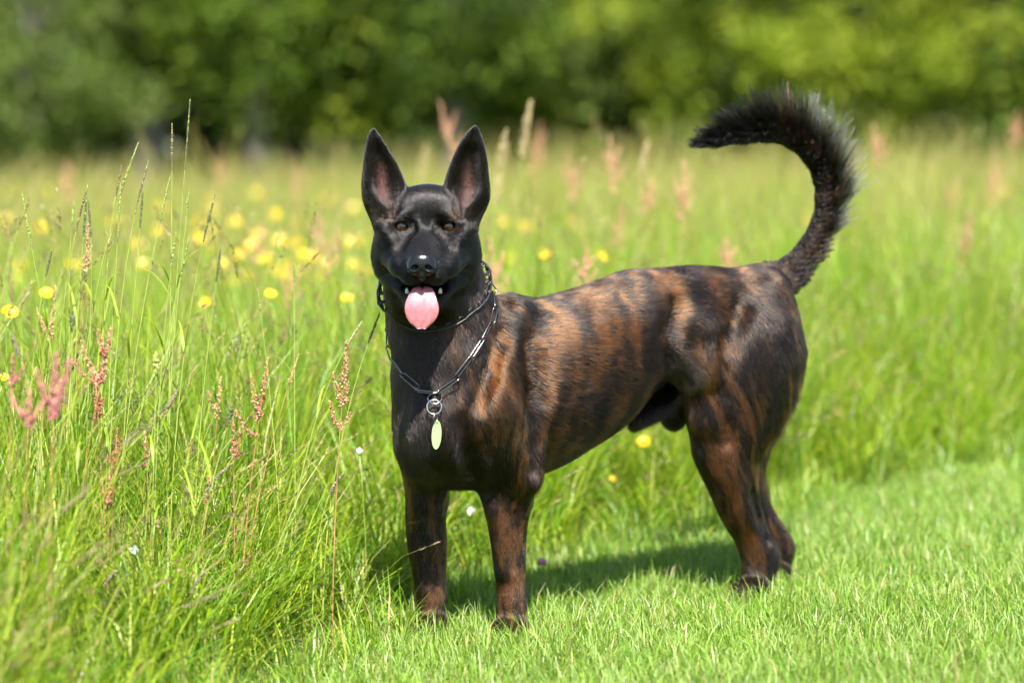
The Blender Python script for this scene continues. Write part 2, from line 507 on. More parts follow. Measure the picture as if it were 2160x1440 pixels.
G_Y = [(0.170, 0.210, 0.020), (0.200, 0.235, 0.024), (0.140, 0.185, 0.019)]
G_M = [(0.085, 0.135, 0.018), (0.110, 0.160, 0.020), (0.065, 0.110, 0.016)]
G_D = [(0.034, 0.060, 0.013), (0.044, 0.074, 0.015), (0.027, 0.048, 0.012)]  # leaf green darkened to paint in the shade beneath and behind the crowns
G_G = [(0.105, 0.150, 0.034), (0.125, 0.165, 0.044), (0.088, 0.130, 0.030)]
def TX(px, Y): return (px - 1080) / FPX * Y
# front row, left to right across the photograph
tree('grey-green tree at the left end of the tree line', TX(60, 36), 36, 6.0, 1.5, G_G, 0.2)
tree('mid-green leafy tree left of the pale bare trunk', TX(300, 38), 38, 6.5, 1.4, G_G + G_M, 1.5)
tree('tree with pale grey trunk showing beneath its crown, above the tall grass stalks', TX(330, 40.5), 40.5, 7.0, 1.2, G_D + G_M, 2.0, 0.22, 80, bark=simple_mat('pale_bark', (0.26, 0.25, 0.24), 0.9, noise=0.4, scale=6))
tree('bright green tree with low boughs left of the dog\'s head', TX(530, 37), 37, 5.6, 1.3, G_M, 1.5)
tree('fresh green tree reaching low behind the dog\'s ears', TX(720, 38), 38, 5.8, 1.3, G_M + G_Y, 0.9)
tree('mid-green tree right behind the dog\'s head', TX(960, 37), 37, 5.5, 1.2, G_M + G_D, 1.3)
tree('olive-green tree above the dog\'s back', TX(1180, 39), 39, 6.2, 1.4, G_G + G_Y, 0.4)
tree('dark green tree left of the curled tail', TX(1370, 40), 40, 6.0, 1.2, G_D + G_M, 0.1)
tree('light green tree behind the tip of the tail', TX(1540, 38), 38, 6.0, 1.5, G_Y + G_M, 0.3)
tree('sunlit yellow-green tree behind the tail plume', TX(1790, 35), 35, 5.8, 1.35, G_Y, 0.4)
tree('yellow-green tree at the right end of the tree line', TX(2080, 36), 36, 6.2, 1.5, G_Y + G_M, 0.3)
# back row, taller, its leaf colour darkened to stand for shade, closes the view
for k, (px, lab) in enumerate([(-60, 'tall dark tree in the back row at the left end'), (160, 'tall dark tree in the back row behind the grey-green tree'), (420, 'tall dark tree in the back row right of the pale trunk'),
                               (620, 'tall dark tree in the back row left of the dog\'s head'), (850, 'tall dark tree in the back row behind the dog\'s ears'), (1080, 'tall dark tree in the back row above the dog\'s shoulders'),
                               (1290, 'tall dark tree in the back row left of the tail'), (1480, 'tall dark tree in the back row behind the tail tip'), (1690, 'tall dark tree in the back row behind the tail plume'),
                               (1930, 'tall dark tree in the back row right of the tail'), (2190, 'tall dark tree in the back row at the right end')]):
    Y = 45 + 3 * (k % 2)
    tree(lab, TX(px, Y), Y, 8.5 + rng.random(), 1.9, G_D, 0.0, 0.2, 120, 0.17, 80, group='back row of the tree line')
# the wood behind, one mass of leaves with shade in their colour
n = 26000
wx = (rng.random(n) * 2 - 1) * 26; wz = rng.random(n) ** 0.9 * 11; wy = 53 + 4 * rng.random(n) + 2.0 * fbm(np.stack([wx * 0.35, wz * 0.5, wx * 0], 1), 301, 2)
p = np.stack([wx, wy, wz], 1); az = rng.random(n) * 6.283; dr = np.stack([np.cos(az), 0.5 * np.sin(az), -0.3 + 0.5 * rng.normal(0, 1, n)], 1); dr /= np.linalg.norm(dr, axis=1, keepdims=True)
sd = np.cross(dr, np.array([0.1, -0.9, 0.4])); sd /= np.linalg.norm(sd, axis=1, keepdims=True)
L = 0.5 + 0.35 * rng.random(n)
C = np.stack([p, p + dr * L[:, None] * 0.5, p + dr * L[:, None]], 1)
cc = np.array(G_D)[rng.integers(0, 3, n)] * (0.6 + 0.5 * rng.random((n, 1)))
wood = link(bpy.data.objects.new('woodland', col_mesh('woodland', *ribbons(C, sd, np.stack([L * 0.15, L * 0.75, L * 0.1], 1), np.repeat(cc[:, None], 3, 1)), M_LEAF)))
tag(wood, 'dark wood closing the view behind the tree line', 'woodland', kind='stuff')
print('trees', round(_t.time() - _t0, 1))

# ================================================================== the dog: an implicit body, polygonised as one mesh
FWD = np.array([-0.866, -0.5, 0.0])        # the way the dog's trunk points
LFT = np.array([0.5, -0.866, 0.0])         # the dog's left
UPV = np.array([0.0, 0.0, 1.0])
W0 = np.array([0.009, 4.669, 0.0])         # below the withers


def S(px, py, v=0.0):
    """Point on the plane parallel to the dog's middle plane, v metres towards its left."""
    a = P(px, py, 1.0); c = np.array([0, 0, CAMH]); d = a - c
    t = (v - (c - W0) @ LFT) / (d @ LFT)
    return c + d * t


PR = []      # primitives: distance function, blend radius, fur flow, fur length, lift


def add(fn, k, flow, ln, lift=0.25, tagname=''):
    PR.append(dict(fn=fn, k=k, flow=np.array(flow, float) / np.linalg.norm(flow), len=ln, lift=lift, tag=tagname))


def ell_d(x, y, rx, ry):
    k0 = np.sqrt((x / rx) ** 2 + (y / ry) ** 2)
    k1 = np.sqrt((x / rx ** 2) ** 2 + (y / ry ** 2) ** 2) + 1e-9
    return np.where(k0 < 1e-4, -np.minimum(rx, ry), k0 * (k0 - 1) / k1)


def ellipsoid(c, r, R=None):
    c = np.array(c, float); r = np.array(r, float)
    def fn(p):
        q = p - c
        if R is not None: q = q @ R
        k0 = np.sqrt(((q / r) ** 2).sum(1)); k1 = np.sqrt(((q / r ** 2) ** 2).sum(1)) + 1e-9
        return np.where(k0 < 1e-4, -r.min(), k0 * (k0 - 1) / k1)
    return fn


def rcone(a, b, ra, rb):
    a = np.array(a, float); b = np.array(b, float); ab = b - a; L2 = ab @ ab
    def fn(p):
        h = np.clip(((p - a) @ ab) / L2, 0, 1)
        return np.linalg.norm(p - a - h[:, None] * ab, axis=1) - (ra + (rb - ra) * h)
    return fn


def smooth_table(t, n=90):
    t = np.array(t, float)
    t = t[np.argsort(t[:, 0])]
    s = np.linspace(t[0, 0], t[-1, 0], n)
    m = np.gradient(t[:, 1:], t[:, 0], axis=0)
    out = [s]
    idx = np.clip(np.searchsorted(t[:, 0], s) - 1, 0, len(t) - 2)
    h = t[idx + 1, 0] - t[idx, 0]; u = (s - t[idx, 0]) / h
    for c in range(t.shape[1] - 1):
        p0, p1, m0, m1 = t[idx, c + 1], t[idx + 1, c + 1], m[idx, c] * h, m[idx + 1, c] * h
        out.append((2*u**3-3*u**2+1)*p0 + (u**3-2*u**2+u)*m0 + (-2*u**3+3*u**2)*p1 + (u**3-u**2)*m1)
    return np.array(out).T


def loft(O, A, E1, E2, table):
    """Elliptic sections along a straight axis: rows (a, c1, c2, r1, r2)."""
    T = smooth_table(table); O = np.array(O, float)
    T[:, 3:] = np.maximum(T[:, 3:], 0.0015)
    def fn(p):
        q = p - O; a = q @ A; e1 = q @ E1; e2 = q @ E2
        ac = np.clip(a, T[0, 0], T[-1, 0])
        c1, c2, r1, r2 = (np.interp(ac, T[:, 0], T[:, i]) for i in (1, 2, 3, 4))
        d = ell_d(e1 - c1, e2 - c2, r1, r2)
        dz = np.abs(a - ac)
        return np.where(dz > 0, np.sqrt(np.maximum(d, 0) ** 2 + dz ** 2), d)
    return fn


def vloft(rows, phi=0.0):
    """Upright loft from outline rows (py, left px, right px, depth Y, half thickness); long axis turned by phi."""
    c, s = math.cos(phi), math.sin(phi)
    E1 = np.array([c, s, 0]); E2 = np.array([-s, c, 0]); tb = []
    for py, l, r, Y, b in rows:
        m = P((l + r) / 2, py, Y); w = (r - l) / 2 * Y / FPX
        a = math.sqrt(max(w * w - (b * s) ** 2, 1e-6)) / c
        tb.append((m[2], m @ E1, m @ E2, a, b))
    return loft((0, 0, 0), UPV, E1, E2, tb)


DOWN = (0, 0, -1)
BACK = -FWD
# ---- trunk
add(loft((W0[0], W0[1], 0), BACK, LFT, UPV, [
    (-0.19, 0, 0.470, 0.030, 0.060), (-0.16, 0, 0.455, 0.070, 0.120), (-0.10, 0, 0.447, 0.094, 0.165),
    (0.0, 0, 0.442, 0.102, 0.168), (0.10, 0, 0.460, 0.108, 0.163), (0.18, 0, 0.492, 0.108, 0.150),
    (0.25, 0, 0.525, 0.103, 0.136), (0.32, 0, 0.560, 0.092, 0.104), (0.40, 0, 0.572, 0.084, 0.095),
    (0.48, 0, 0.565, 0.090, 0.096), (0.55, 0, 0.565, 0.088, 0.088), (0.60, 0, 0.560, 0.070, 0.075), (0.635, 0, 0.555, 0.03, 0.045)]),
    0.03, BACK + np.array([0, 0, -0.25]), 0.017, 0.16, 'trunk')
# withers / shoulder blades, ribs, loin
add(rcone(S(1072, 664, 0.035), S(1020, 850, 0.085), 0.036, 0.060), 0.035, BACK + np.array([0, 0, -0.9]), 0.017, 0.18, 'shoulder')
add(rcone(S(1072, 666, -0.035), S(990, 850, -0.085), 0.036, 0.058), 0.035, BACK + np.array([0, 0, -0.9]), 0.017, 0.18, 'shoulder')
add(rcone(S(1022, 865, 0.088), S(1092, 1000, 0.080), 0.058, 0.046), 0.03, (0.2, 0.1, -1), 0.014, 0.18, 'shoulder')
add(ellipsoid(S(1098, 935, 0.083), (0.045, 0.04, 0.075)), 0.02, (0.3, 0.2, -1), 0.014, 0.18, 'shoulder')
add(ellipsoid(S(1215, 800, 0.060), (0.15, 0.062, 0.115), np.array([BACK, LFT, UPV]).T), 0.04, BACK + np.array([0, 0, -0.35]), 0.017, 0.16, 'trunk')
add(ellipsoid(S(1190, 800, -0.060), (0.15, 0.062, 0.115), np.array([BACK, LFT, UPV]).T), 0.04, BACK + np.array([0, 0, -0.35]), 0.017, 0.16, 'trunk')
add(rcone(S(1480, 700, 0.07), S(1490, 880, 0.066), 0.030, 0.032), 0.05, (0.1, 0, -1), 0.013, 0.2, 'thigh')
add(rcone(S(1625, 730, 0.07), S(1570, 930, 0.070), 0.034, 0.026), 0.03, (0.3, 0.1, -1), 0.015, 0.2, 'thigh')
add(rcone(S(1530, 990, 0.060), S(1565, 1095, 0.058), 0.026, 0.018), 0.04, (0.2, 0.1, -1), 0.011, 0.2, 'thigh')
add(rcone(P(1050, 1070, 4.57), P(1066, 1200, 4.572), 0.020, 0.016), 0.02, DOWN, 0.008, 0.2, 'leg')
# fore-chest and neck
add(vloft([(1022, 900, 1075, 4.62, 0.05), (1000, 862, 1095, 4.61, 0.085), (960, 838, 1108, 4.60, 0.108), (900, 830, 1105, 4.59, 0.118),
           (840, 829, 1096, 4.585, 0.118), (790, 827, 1080, 4.58, 0.112), (750, 828, 1066, 4.575, 0.106), (700, 819, 1050, 4.575, 0.1),
           (650, 815, 1036, 4.575, 0.094), (600, 812, 1018, 4.575, 0.088), (550, 815, 1000, 4.57, 0.082), (500, 830, 985, 4.565, 0.07)], 0.25),
    0.03, (0.25, -0.1, -1), 0.016, 0.2, 'neck')
add(rcone(P(915, 500, 4.585), S(975, 720, 0), 0.060, 0.078), 0.02, (0.6, 0.3, -0.8), 0.016, 0.2, 'neck')
add(ellipsoid(P(930, 905, 4.505), (0.05, 0.045, 0.07)), 0.04, (0, -0.2, -1), 0.018, 0.22, 'chest')
# ---- fore legs
add(vloft([(1356, 1048, 1108, 4.577, 0.03), (1330, 1046, 1109, 4.577, 0.03), (1300, 1047, 1111, 4.580, 0.029), (1261, 1048, 1111, 4.583, 0.030), (1231, 1047, 1109, 4.586, 0.029),
           (1188, 1045, 1108, 4.59, 0.030), (1144, 1041, 1109, 4.592, 0.034), (1103, 1032, 1113, 4.594, 0.040), (1062, 1019, 1121, 4.596, 0.047),
           (1030, 1008, 1120, 4.596, 0.052), (980, 1000, 1122, 4.595, 0.055)]), 0.02, (0, 0, -1), 0.008, 0.18, 'leg')
add(ellipsoid(P(1106, 1050, 4.622), (0.016, 0.022, 0.026)), 0.015, DOWN, 0.008, 0.2, 'leg')
add(vloft([(1348, 881, 938, 4.66, 0.03), (1325, 880, 939, 4.66, 0.03), (1296, 879, 937, 4.662, 0.029), (1261, 877, 942, 4.665, 0.031), (1202, 869, 941, 4.668, 0.031),
           (1144, 859, 942, 4.67, 0.035), (1091, 856, 940, 4.672, 0.042), (1062, 856, 942, 4.672, 0.047), (1020, 852, 950, 4.67, 0.052),
           (970, 842, 965, 4.66, 0.06), (900, 834, 960, 4.65, 0.06)]), 0.02, (0, 0, -1), 0.008, 0.18, 'leg')
add(ellipsoid(P(928, 1050, 4.695), (0.016, 0.022, 0.026)), 0.015, DOWN, 0.008, 0.2, 'leg')
# ---- hind legs: thigh, second thigh, hock, pastern
add(vloft([(600, 1545, 1650, 4.90, 0.02), (630, 1505, 1662, 4.885, 0.045), (665, 1482, 1678, 4.87, 0.058), (700, 1466, 1690, 4.862, 0.064), (737, 1455, 1698, 4.858, 0.066),
           (771, 1449, 1696, 4.856, 0.066), (807, 1448, 1687, 4.855, 0.064), (847, 1449, 1672, 4.853, 0.060), (887, 1451, 1652, 4.852, 0.056),
           (923, 1455, 1630, 4.850, 0.051), (959, 1461, 1607, 4.850, 0.046), (990, 1474, 1601, 4.852, 0.042), (1020, 1489, 1600, 4.855, 0.038),
           (1050, 1502, 1602, 4.858, 0.034), (1085, 1518, 1610, 4.864, 0.030), (1120, 1539, 1621, 4.872, 0.027), (1156, 1556, 1640, 4.880, 0.027),
           (1181, 1563, 1646, 4.882, 0.027), (1205, 1565, 1636, 4.878, 0.027), (1233, 1564, 1620, 4.872, 0.029), (1255, 1562, 1616, 4.868, 0.03), (1278, 1560, 1614, 4.866, 0.03)], 0.42),
    0.025, (0.35, 0.15, -1), 0.013, 0.2, 'thigh')
add(vloft([(660, 1470, 1640, 5.02, 0.05), (740, 1455, 1670, 5.02, 0.06), (820, 1448, 1660, 5.02, 0.06), (890, 1450, 1640, 5.02, 0.055),
           (950, 1475, 1625, 5.02, 0.048), (1000, 1505, 1615, 5.022, 0.042), (1040, 1530, 1622, 5.024, 0.036), (1065, 1548, 1627, 5.026, 0.033), (1104, 1575, 1650, 5.03, 0.029),
           (1132, 1593, 1668, 5.034, 0.027), (1150, 1603, 1676, 5.036, 0.027), (1178, 1606, 1671, 5.036, 0.026), (1199, 1604, 1662, 5.034, 0.026), (1225, 1596, 1650, 5.03, 0.028), (1252, 1592, 1646, 5.03, 0.028)], 0.42),
    0.025, (0.35, 0.15, -1), 0.012, 0.2, 'thigh')
# haunch masses and flank fold, belly line
add(rcone(S(1600, 620, 0.03), S(1640, 735, 0.045), 0.052, 0.048), 0.03, (0.6, 0.3, -1), 0.016, 0.2, 'thigh')
add(rcone(S(1590, 620, -0.03), S(1625, 735, -0.045), 0.052, 0.048), 0.03, (0.6, 0.3, -1), 0.016, 0.2, 'thigh')
add(rcone(S(1372, 738, 0.052), S(1450, 775, 0.068), 0.026, 0.032), 0.05, (0.5, 0.2, -0.8), 0.02, 0.3, 'flank')
add(rcone(S(1435, 822, 0.0), S(1345, 878, 0.0), 0.032, 0.020), 0.02, (-0.4, -0.2, -0.8), 0.022, 0.35, 'belly')
add(ellipsoid(S(1421, 868, -0.01), (0.027, 0.025, 0.034)), 0.02, (0, 0, -1), 0.014, 0.3, 'belly')
# ---- paws
def paw(c, yaw, s=1.0):
    d = np.array([math.sin(yaw), -math.cos(yaw), 0]); e = np.array([d[1], -d[0], 0]) * -1
    gz = float(ground_z(c[0], c[1]))
    c = np.array([c[0], c[1], gz])
    R = np.array([d, e, UPV]).T
    add(ellipsoid(c + d * 0.008 * s + UPV * 0.026 * s, np.array((0.046, 0.034, 0.026)) * s, R), 0.012, d + np.array([0, 0, -0.6]), 0.006, 0.2, 'paw')
    for i, (o, f) in enumerate(((-0.025, 0.022), (-0.009, 0.040), (0.009, 0.040), (0.025, 0.022))):
        add(ellipsoid(c + e * o * s + d * f * s + UPV * 0.018 * s, np.array((0.023, 0.0105, 0.018)) * s, R), 0.005, d + np.array([0, 0, -0.6]), 0.005, 0.2, 'paw')
PAWS = [((0.0, 4.572), -0.35), ((-0.150, 4.655), -0.45), ((0.480, 4.852), -0.75), ((0.545, 5.02), -0.75)]
for c, yaw in PAWS: paw(c, yaw)
# ---- tail
TAIL = [(1620, 604, 0.037), (1670, 574, 0.029), (1711, 523, 0.023), (1736, 470, 0.021), (1745, 420, 0.021), (1740, 372, 0.021),
        (1716, 325, 0.021), (1680, 292, 0.020), (1632, 276, 0.019), (1575, 280, 0.017), (1515, 293, 0.012), (1464, 304, 0.005)]
TP = [S(a, b, 0.0) for a, b, _ in TAIL]
for i in range(len(TAIL) - 1):
    add(rcone(TP[i], TP[i + 1], TAIL[i][2], TAIL[i + 1][2]), 0.03 if i == 0 else 0.012, TP[i + 1] - TP[i], 0.02, 0.3, 'tail')
# ---- head, in units of photo pixels at the eye plane (x right, y away from the camera, z up)
HM = 4.45 / FPX
HO = P(897, 477, 4.45)
def hp(x, y, z): return HO + np.array([x, y, z]) * HM
def hell(c, r, k, flow, ln, lift=0.2, R=None, tg='head'):
    add(ellipsoid(hp(*c), np.array(r) * HM, R), k * HM, flow, ln, lift, tg)
def hcone(a, b, ra, rb, k, flow, ln, lift=0.2, tg='head'):
    add(rcone(hp(*a), hp(*b), ra * HM, rb * HM), k * HM, flow, ln, lift, tg)
def rot(ax, ang):
    return np.array(Matrix.Rotation(ang, 3, ax))
hell((4, 58, 24), (87, 84, 62), 25, (0, 1, 0.5), 0.006, 0.13)
hell((3, 24, 30), (64, 44, 46), 28, (0, 0.8, 0.9), 0.004, 0.12)
hell((2, -8, -4), (17, 22, 42), 16, (0, 0.8, 0.9), 0.005)
for s in (-1, 1):
    hell((s * 42, -9, 22), (25, 15, 9), 13, (s * 0.6, 0.4, 0.5), 0.005, R=rot('Y', s * 0.25))
    hell((s * 54, 14, -34), (31, 36, 28), 22, (s * 0.6, 0.9, -0.2), 0.005)
    hell((s * 78, 34, -6), (25, 46, 28), 26, (s * 0.6, 0.9, -0.2), 0.007)
    hell((s * 72, 66, -60), (40, 54, 68), 30, (s * 0.5, 0.8, -0.6), 0.016, 0.4)
    hell((s * 24, -84, -97), (24, 33, 25), 14, (s * 0.7, 0.6, -0.5), 0.0035, 0.15, tg='muzzle')
    hell((s * 50, -42, -80), (26, 50, 27), 22, (s * 0.5, 0.9, -0.4), 0.0045, 0.15, tg='muzzle')
    hell((s * 68, 8, -72), (19, 34, 20), 26, (s * 0.5, 0.9, -0.4), 0.006, 0.15, tg='muzzle')
    hcone((s * 66, 34, -112), (s * 22, -62, -156), 17, 13, 14, (s * 0.4, 0.8, -0.6), 0.006, 0.2, tg='jaw')
    hell((s * 49, 3, 0), (21, 20.5, 20), 7, (s * 0.9, 0.3, 0.1), 0.003, 0.15, tg='lid')
A0, A1 = np.array([0, 8, -22.0]), np.array([-3, -112, -84.0])
ax = (A1 - A0) / np.linalg.norm(A1 - A0); e1 = np.array([1.0, 0, 0]); e2 = np.cross(e1, ax); e2 *= np.sign(e2[2]); LN = np.linalg.norm(A1 - A0)
add(loft(hp(*A0), ax, e1, e2, [tuple(x * HM for x in r) for r in [(-0.1 * LN, 0, 0, 34, 28), (0.05 * LN, 0, 0, 44, 38), (0.25 * LN, 0, -2, 42, 37), (0.5 * LN, 0, -3, 39, 35),
    (0.75 * LN, -1, -3, 37, 34), (0.92 * LN, -2, -1, 34, 31), (1.02 * LN, -2, 0, 26, 23), (1.08 * LN, -2, 0, 8, 7)]]), 18 * HM, (0, 0.9, 0.45), 0.0035, 0.12, 'muzzle')
hell((0, -62, -162), (26, 22, 15), 12, (0, 0.7, -0.6), 0.006, tg='jaw')
hell((0, 5, -165), (46, 75, 24), 20, (0, 0.7, -0.6), 0.008, tg='jaw')
hell((0, 62, -150), (80, 62, 66), 30, (0, 0.5, -0.9), 0.018, 0.35, tg='jaw')
# ---- ears
EARS = {-1: [(273, 783, 793), (279, 776, 799), (290, 771, 808), (305, 768, 817), (322, 765, 827), (340, 763, 838), (360, 761, 848), (380, 759, 857), (400, 759, 864), (420, 761, 868), (440, 767, 868), (460, 776, 862), (485, 786, 852)],
        1: [(266, 998, 1007), (272, 989, 1013), (284, 978, 1019), (300, 967, 1024), (320, 957, 1029), (340, 948, 1032), (360, 941, 1034), (380, 935, 1036), (400, 931, 1038), (420, 930, 1037), (440, 934, 1030), (460, 944, 1020), (485, 954, 1010)]}
SUBS = []; CAV = {}
for s, rows in EARS.items():
    full, cav = [], []
    for py, l, r in rows:
        l, r = l + min(4, (r - l) * 0.15), r - min(4, (r - l) * 0.15)
        t = np.clip((py - 266) / 200.0, 0, 1)
        b = 0.006 + 0.030 * t ** 0.8
        Yc = 4.462 + 0.018 * t
        full.append((py, l, r, Yc, b))
        w = (r - l)
        if 278 <= py <= 461:
            u = float(sstep(275, 330, py)); f = 0.12 + 0.56 * u
            dn = float(sstep(385, 461, py)); f *= 1 - 0.8 * dn
            c = (l + r) / 2 - s * 0.03 * w + s * -8 * dn
            cav.append((py, c - f * w / 2, c + f * w / 2, Yc - (0.85 + 0.3 * dn) * b - 0.003, b * (0.25 + 0.75 * u) * (1 - 0.5 * dn)))
    add(vloft(full), 9 * HM, (0, 0.4, 1), 0.0038, 0.15, 'ear')
    SUBS.append((vloft(cav), 0.011)); CAV[s] = SUBS[-1][0]
# ---- carved: mouth, eye openings
MOUTH = []
M_ = [(-86, 4, -86), (-62, -40, -117), (-34, -84, -133), (0, -100, -136), (34, -84, -133), (62, -40, -117), (86, 4, -86)]
MR = [4, 9, 12, 13, 12, 9, 4]
for i in range(6):
    SUBS.append((rcone(hp(*M_[i]), hp(*M_[i + 1]), MR[i] * HM, MR[i + 1] * HM), 0.003)); MOUTH.append(SUBS[-1][0])
SUBS.append((ellipsoid(hp(0, -40, -129), np.array((47, 66, 17)) * HM), 0.004)); MOUTH.append(SUBS[-1][0])
for s in (-1, 1):
    SUBS.append((ellipsoid(hp(s * 27, -32, 2), np.array((9, 16, 15)) * HM), 0.010))
    SUBS.append((rcone(hp(s * 34, -34, -10), hp(s * 58, -46, -48), 9 * HM, 9 * HM), 0.014))
    SUBS.append((ellipsoid(hp(s * 49, -19, -1), np.array((17, 14, 9.8)) * HM, rot('Y', -s * 0.16)), 0.0015))
    SUBS.append((ellipsoid(hp(s * 49, 3, 0), np.array((16.2, 16.2, 16.2)) * HM), 0.001))


def smin(a, b, k):
    h = np.maximum(k - np.abs(a - b), 0) / k
    return np.minimum(a, b) - h * h * k * 0.25


def smax(a, b, k):
    return -smin(-a, -b, k)


def field(p, use=None, subs=None, prims=None):
    prims = PR if prims is None else prims
    d = None
    for i in (range(len(prims)) if use is None else use):
        v = prims[i]['fn'](p)
        d = v if d is None else smin(d, v, prims[i]['k'])
    SB = SUBS if subs is None else subs
    if len(p) > 200 and subs is None and use is not None:       # a small block: skip carvings far from it
        c = p.mean(0, keepdims=True); h = np.linalg.norm(p.max(0) - p.min(0)) / 2
        SB = [q for q in SB if q[0](c)[0] < 2.0 * h + 0.03]
    for fn, k in SB:
        d = smax(d, -fn(p), k)
    return d


def axis_grid(a, b, da, db, step, dense):
    """Grid lines from a to b: spacing `dense` inside (da, db), `step` outside, easing between."""
    out = [a]
    while out[-1] < b:
        x = out[-1]
        dist = max(da - x, x - db, 0)
        out.append(x + min(step, dense + dist * 0.12))
    return np.array(out)


def surface_nets(gx, gy, gz, fld, B=12, prims=None, subs=None):
    n = (len(gx), len(gy), len(gz))
    F = np.ones(n, np.float32)
    prims = PR if prims is None else prims
    bi = [list(range(0, m, B)) for m in n]
    cen, half, ids = [], [], []
    for i in bi[0]:
        for j in bi[1]:
            for k in bi[2]:
                s = [(gx[i], gx[min(i + B, n[0]) - 1]), (gy[j], gy[min(j + B, n[1]) - 1]), (gz[k], gz[min(k + B, n[2]) - 1])]
                cen.append([(u + v) / 2 for u, v in s]); half.append(math.sqrt(sum((v - u) ** 2 for u, v in s)) / 2); ids.append((i, j, k))
    cen = np.array(cen); half = np.array(half)
    D = np.array([pr['fn'](cen) for pr in prims])
    dm = D.min(0)
    dfull = fld(cen)
    for b, (i, j, k) in enumerate(ids):
        h = half[b]
        sl = (slice(i, min(i + B, n[0])), slice(j, min(j + B, n[1])), slice(k, min(k + B, n[2])))
        if dm[b] > h * 1.3 + 0.015:
            continue
        if dfull[b] < -(h * 1.5 + 0.03):
            F[sl] = -1; continue
        use = np.where(D[:, b] < dm[b] + 2.0 * h + 0.035)[0]
        X, Y, Z = np.meshgrid(gx[sl[0]], gy[sl[1]], gz[sl[2]], indexing='ij')
        F[sl] = fld(np.stack([X.ravel(), Y.ravel(), Z.ravel()], 1), use).reshape(X.shape)
    I = F < 0
    cnt = np.zeros((n[0] - 1, n[1] - 1, n[2] - 1), np.uint8)
    for dx in (0, 1):
        for dy in (0, 1):
            for dz in (0, 1):
                cnt += I[dx:n[0] - 1 + dx, dy:n[1] - 1 + dy, dz:n[2] - 1 + dz]
    act = (cnt > 0) & (cnt < 8)
    idx = np.full(act.shape, -1, np.int32)
    c = np.argwhere(act)
    idx[act] = np.arange(len(c))
    g = (gx, gy, gz)
    acc = np.zeros((len(c), 3)); num = np.zeros(len(c))
    for a in range(3):
        o1, o2 = [x for x in range(3) if x != a]
        for u in (0, 1):
            for v in (0, 1):
                p0 = c.copy(); p0[:, o1] += u; p0[:, o2] += v
                p1 = p0.copy(); p1[:, a] += 1
                f0 = F[tuple(p0.T)]; f1 = F[tuple(p1.T)]
                m = (f0 < 0) != (f1 < 0)
                t = np.where(m, f0 / np.where(f0 == f1, 1, f0 - f1), 0)
                q = np.stack([g[x][p0[:, x]] for x in range(3)], 1)
                q[:, a] += t * (g[a][p1[:, a]] - g[a][p0[:, a]])
                acc[m] += q[m]; num[m] += 1
    V = acc / num[:, None]
    faces = []
    for a in range(3):
        b1, b2 = (a + 1) % 3, (a + 2) % 3
        s0 = [slice(None)] * 3; s1 = [slice(None)] * 3
        s0[a] = slice(0, -1); s1[a] = slice(1, None)
        e = np.argwhere(I[tuple(s0)] != I[tuple(s1)])
        e = e[(e[:, b1] > 0) & (e[:, b2] > 0) & (e[:, b1] < n[b1] - 1) & (e[:, b2] < n[b2] - 1)]
        q = []
        for u, v in ((1, 1), (0, 1), (0, 0), (1, 0)):
            x = e.copy(); x[:, b1] -= u; x[:, b2] -= v
            q.append(idx[tuple(x.T)])
        q = np.stack(q, 1)
        flip = ~I[tuple(e.T)]
        q[flip] = q[flip][:, ::-1]
        faces.append(q)
    return V, np.concatenate(faces)


def np_mesh(name, V, Q, mats, parent=None, smooth=True):
    me = bpy.data.meshes.new(name)
    me.vertices.add(len(V)); me.vertices.foreach_set('co', np.asarray(V, np.float32).ravel())
    k = Q.shape[1]
    me.loops.add(Q.size); me.loops.foreach_set('vertex_index', Q.astype(np.int32).ravel())
    me.polygons.add(len(Q)); me.polygons.foreach_set('loop_start', np.arange(0, Q.size, k, dtype=np.int32))
    me.polygons.foreach_set('loop_total', np.full(len(Q), k, np.int32))
    if smooth: me.polygons.foreach_set('use_smooth', np.ones(len(Q), bool))
    for m in (mats if isinstance(mats, (list, tuple)) else [mats]): me.materials.append(m)
    me.update(calc_edges=True)
    return link(bpy.data.objects.new(name, me), parent)


def laplacian(V, Q, it=1, lam=0.5):
    E = np.concatenate([Q[:, [0, 1]], Q[:, [1, 2]], Q[:, [2, 3]], Q[:, [3, 0]]])
    E = np.concatenate([E, E[:, ::-1]])
    n = np.bincount(E[:, 0], minlength=len(V)).astype(float)
    for _ in range(it):
        A = np.stack([np.bincount(E[:, 0], V[E[:, 1], i], minlength=len(V)) for i in range(3)], 1) / n[:, None]
        V = V + lam * (A - V)
    return V


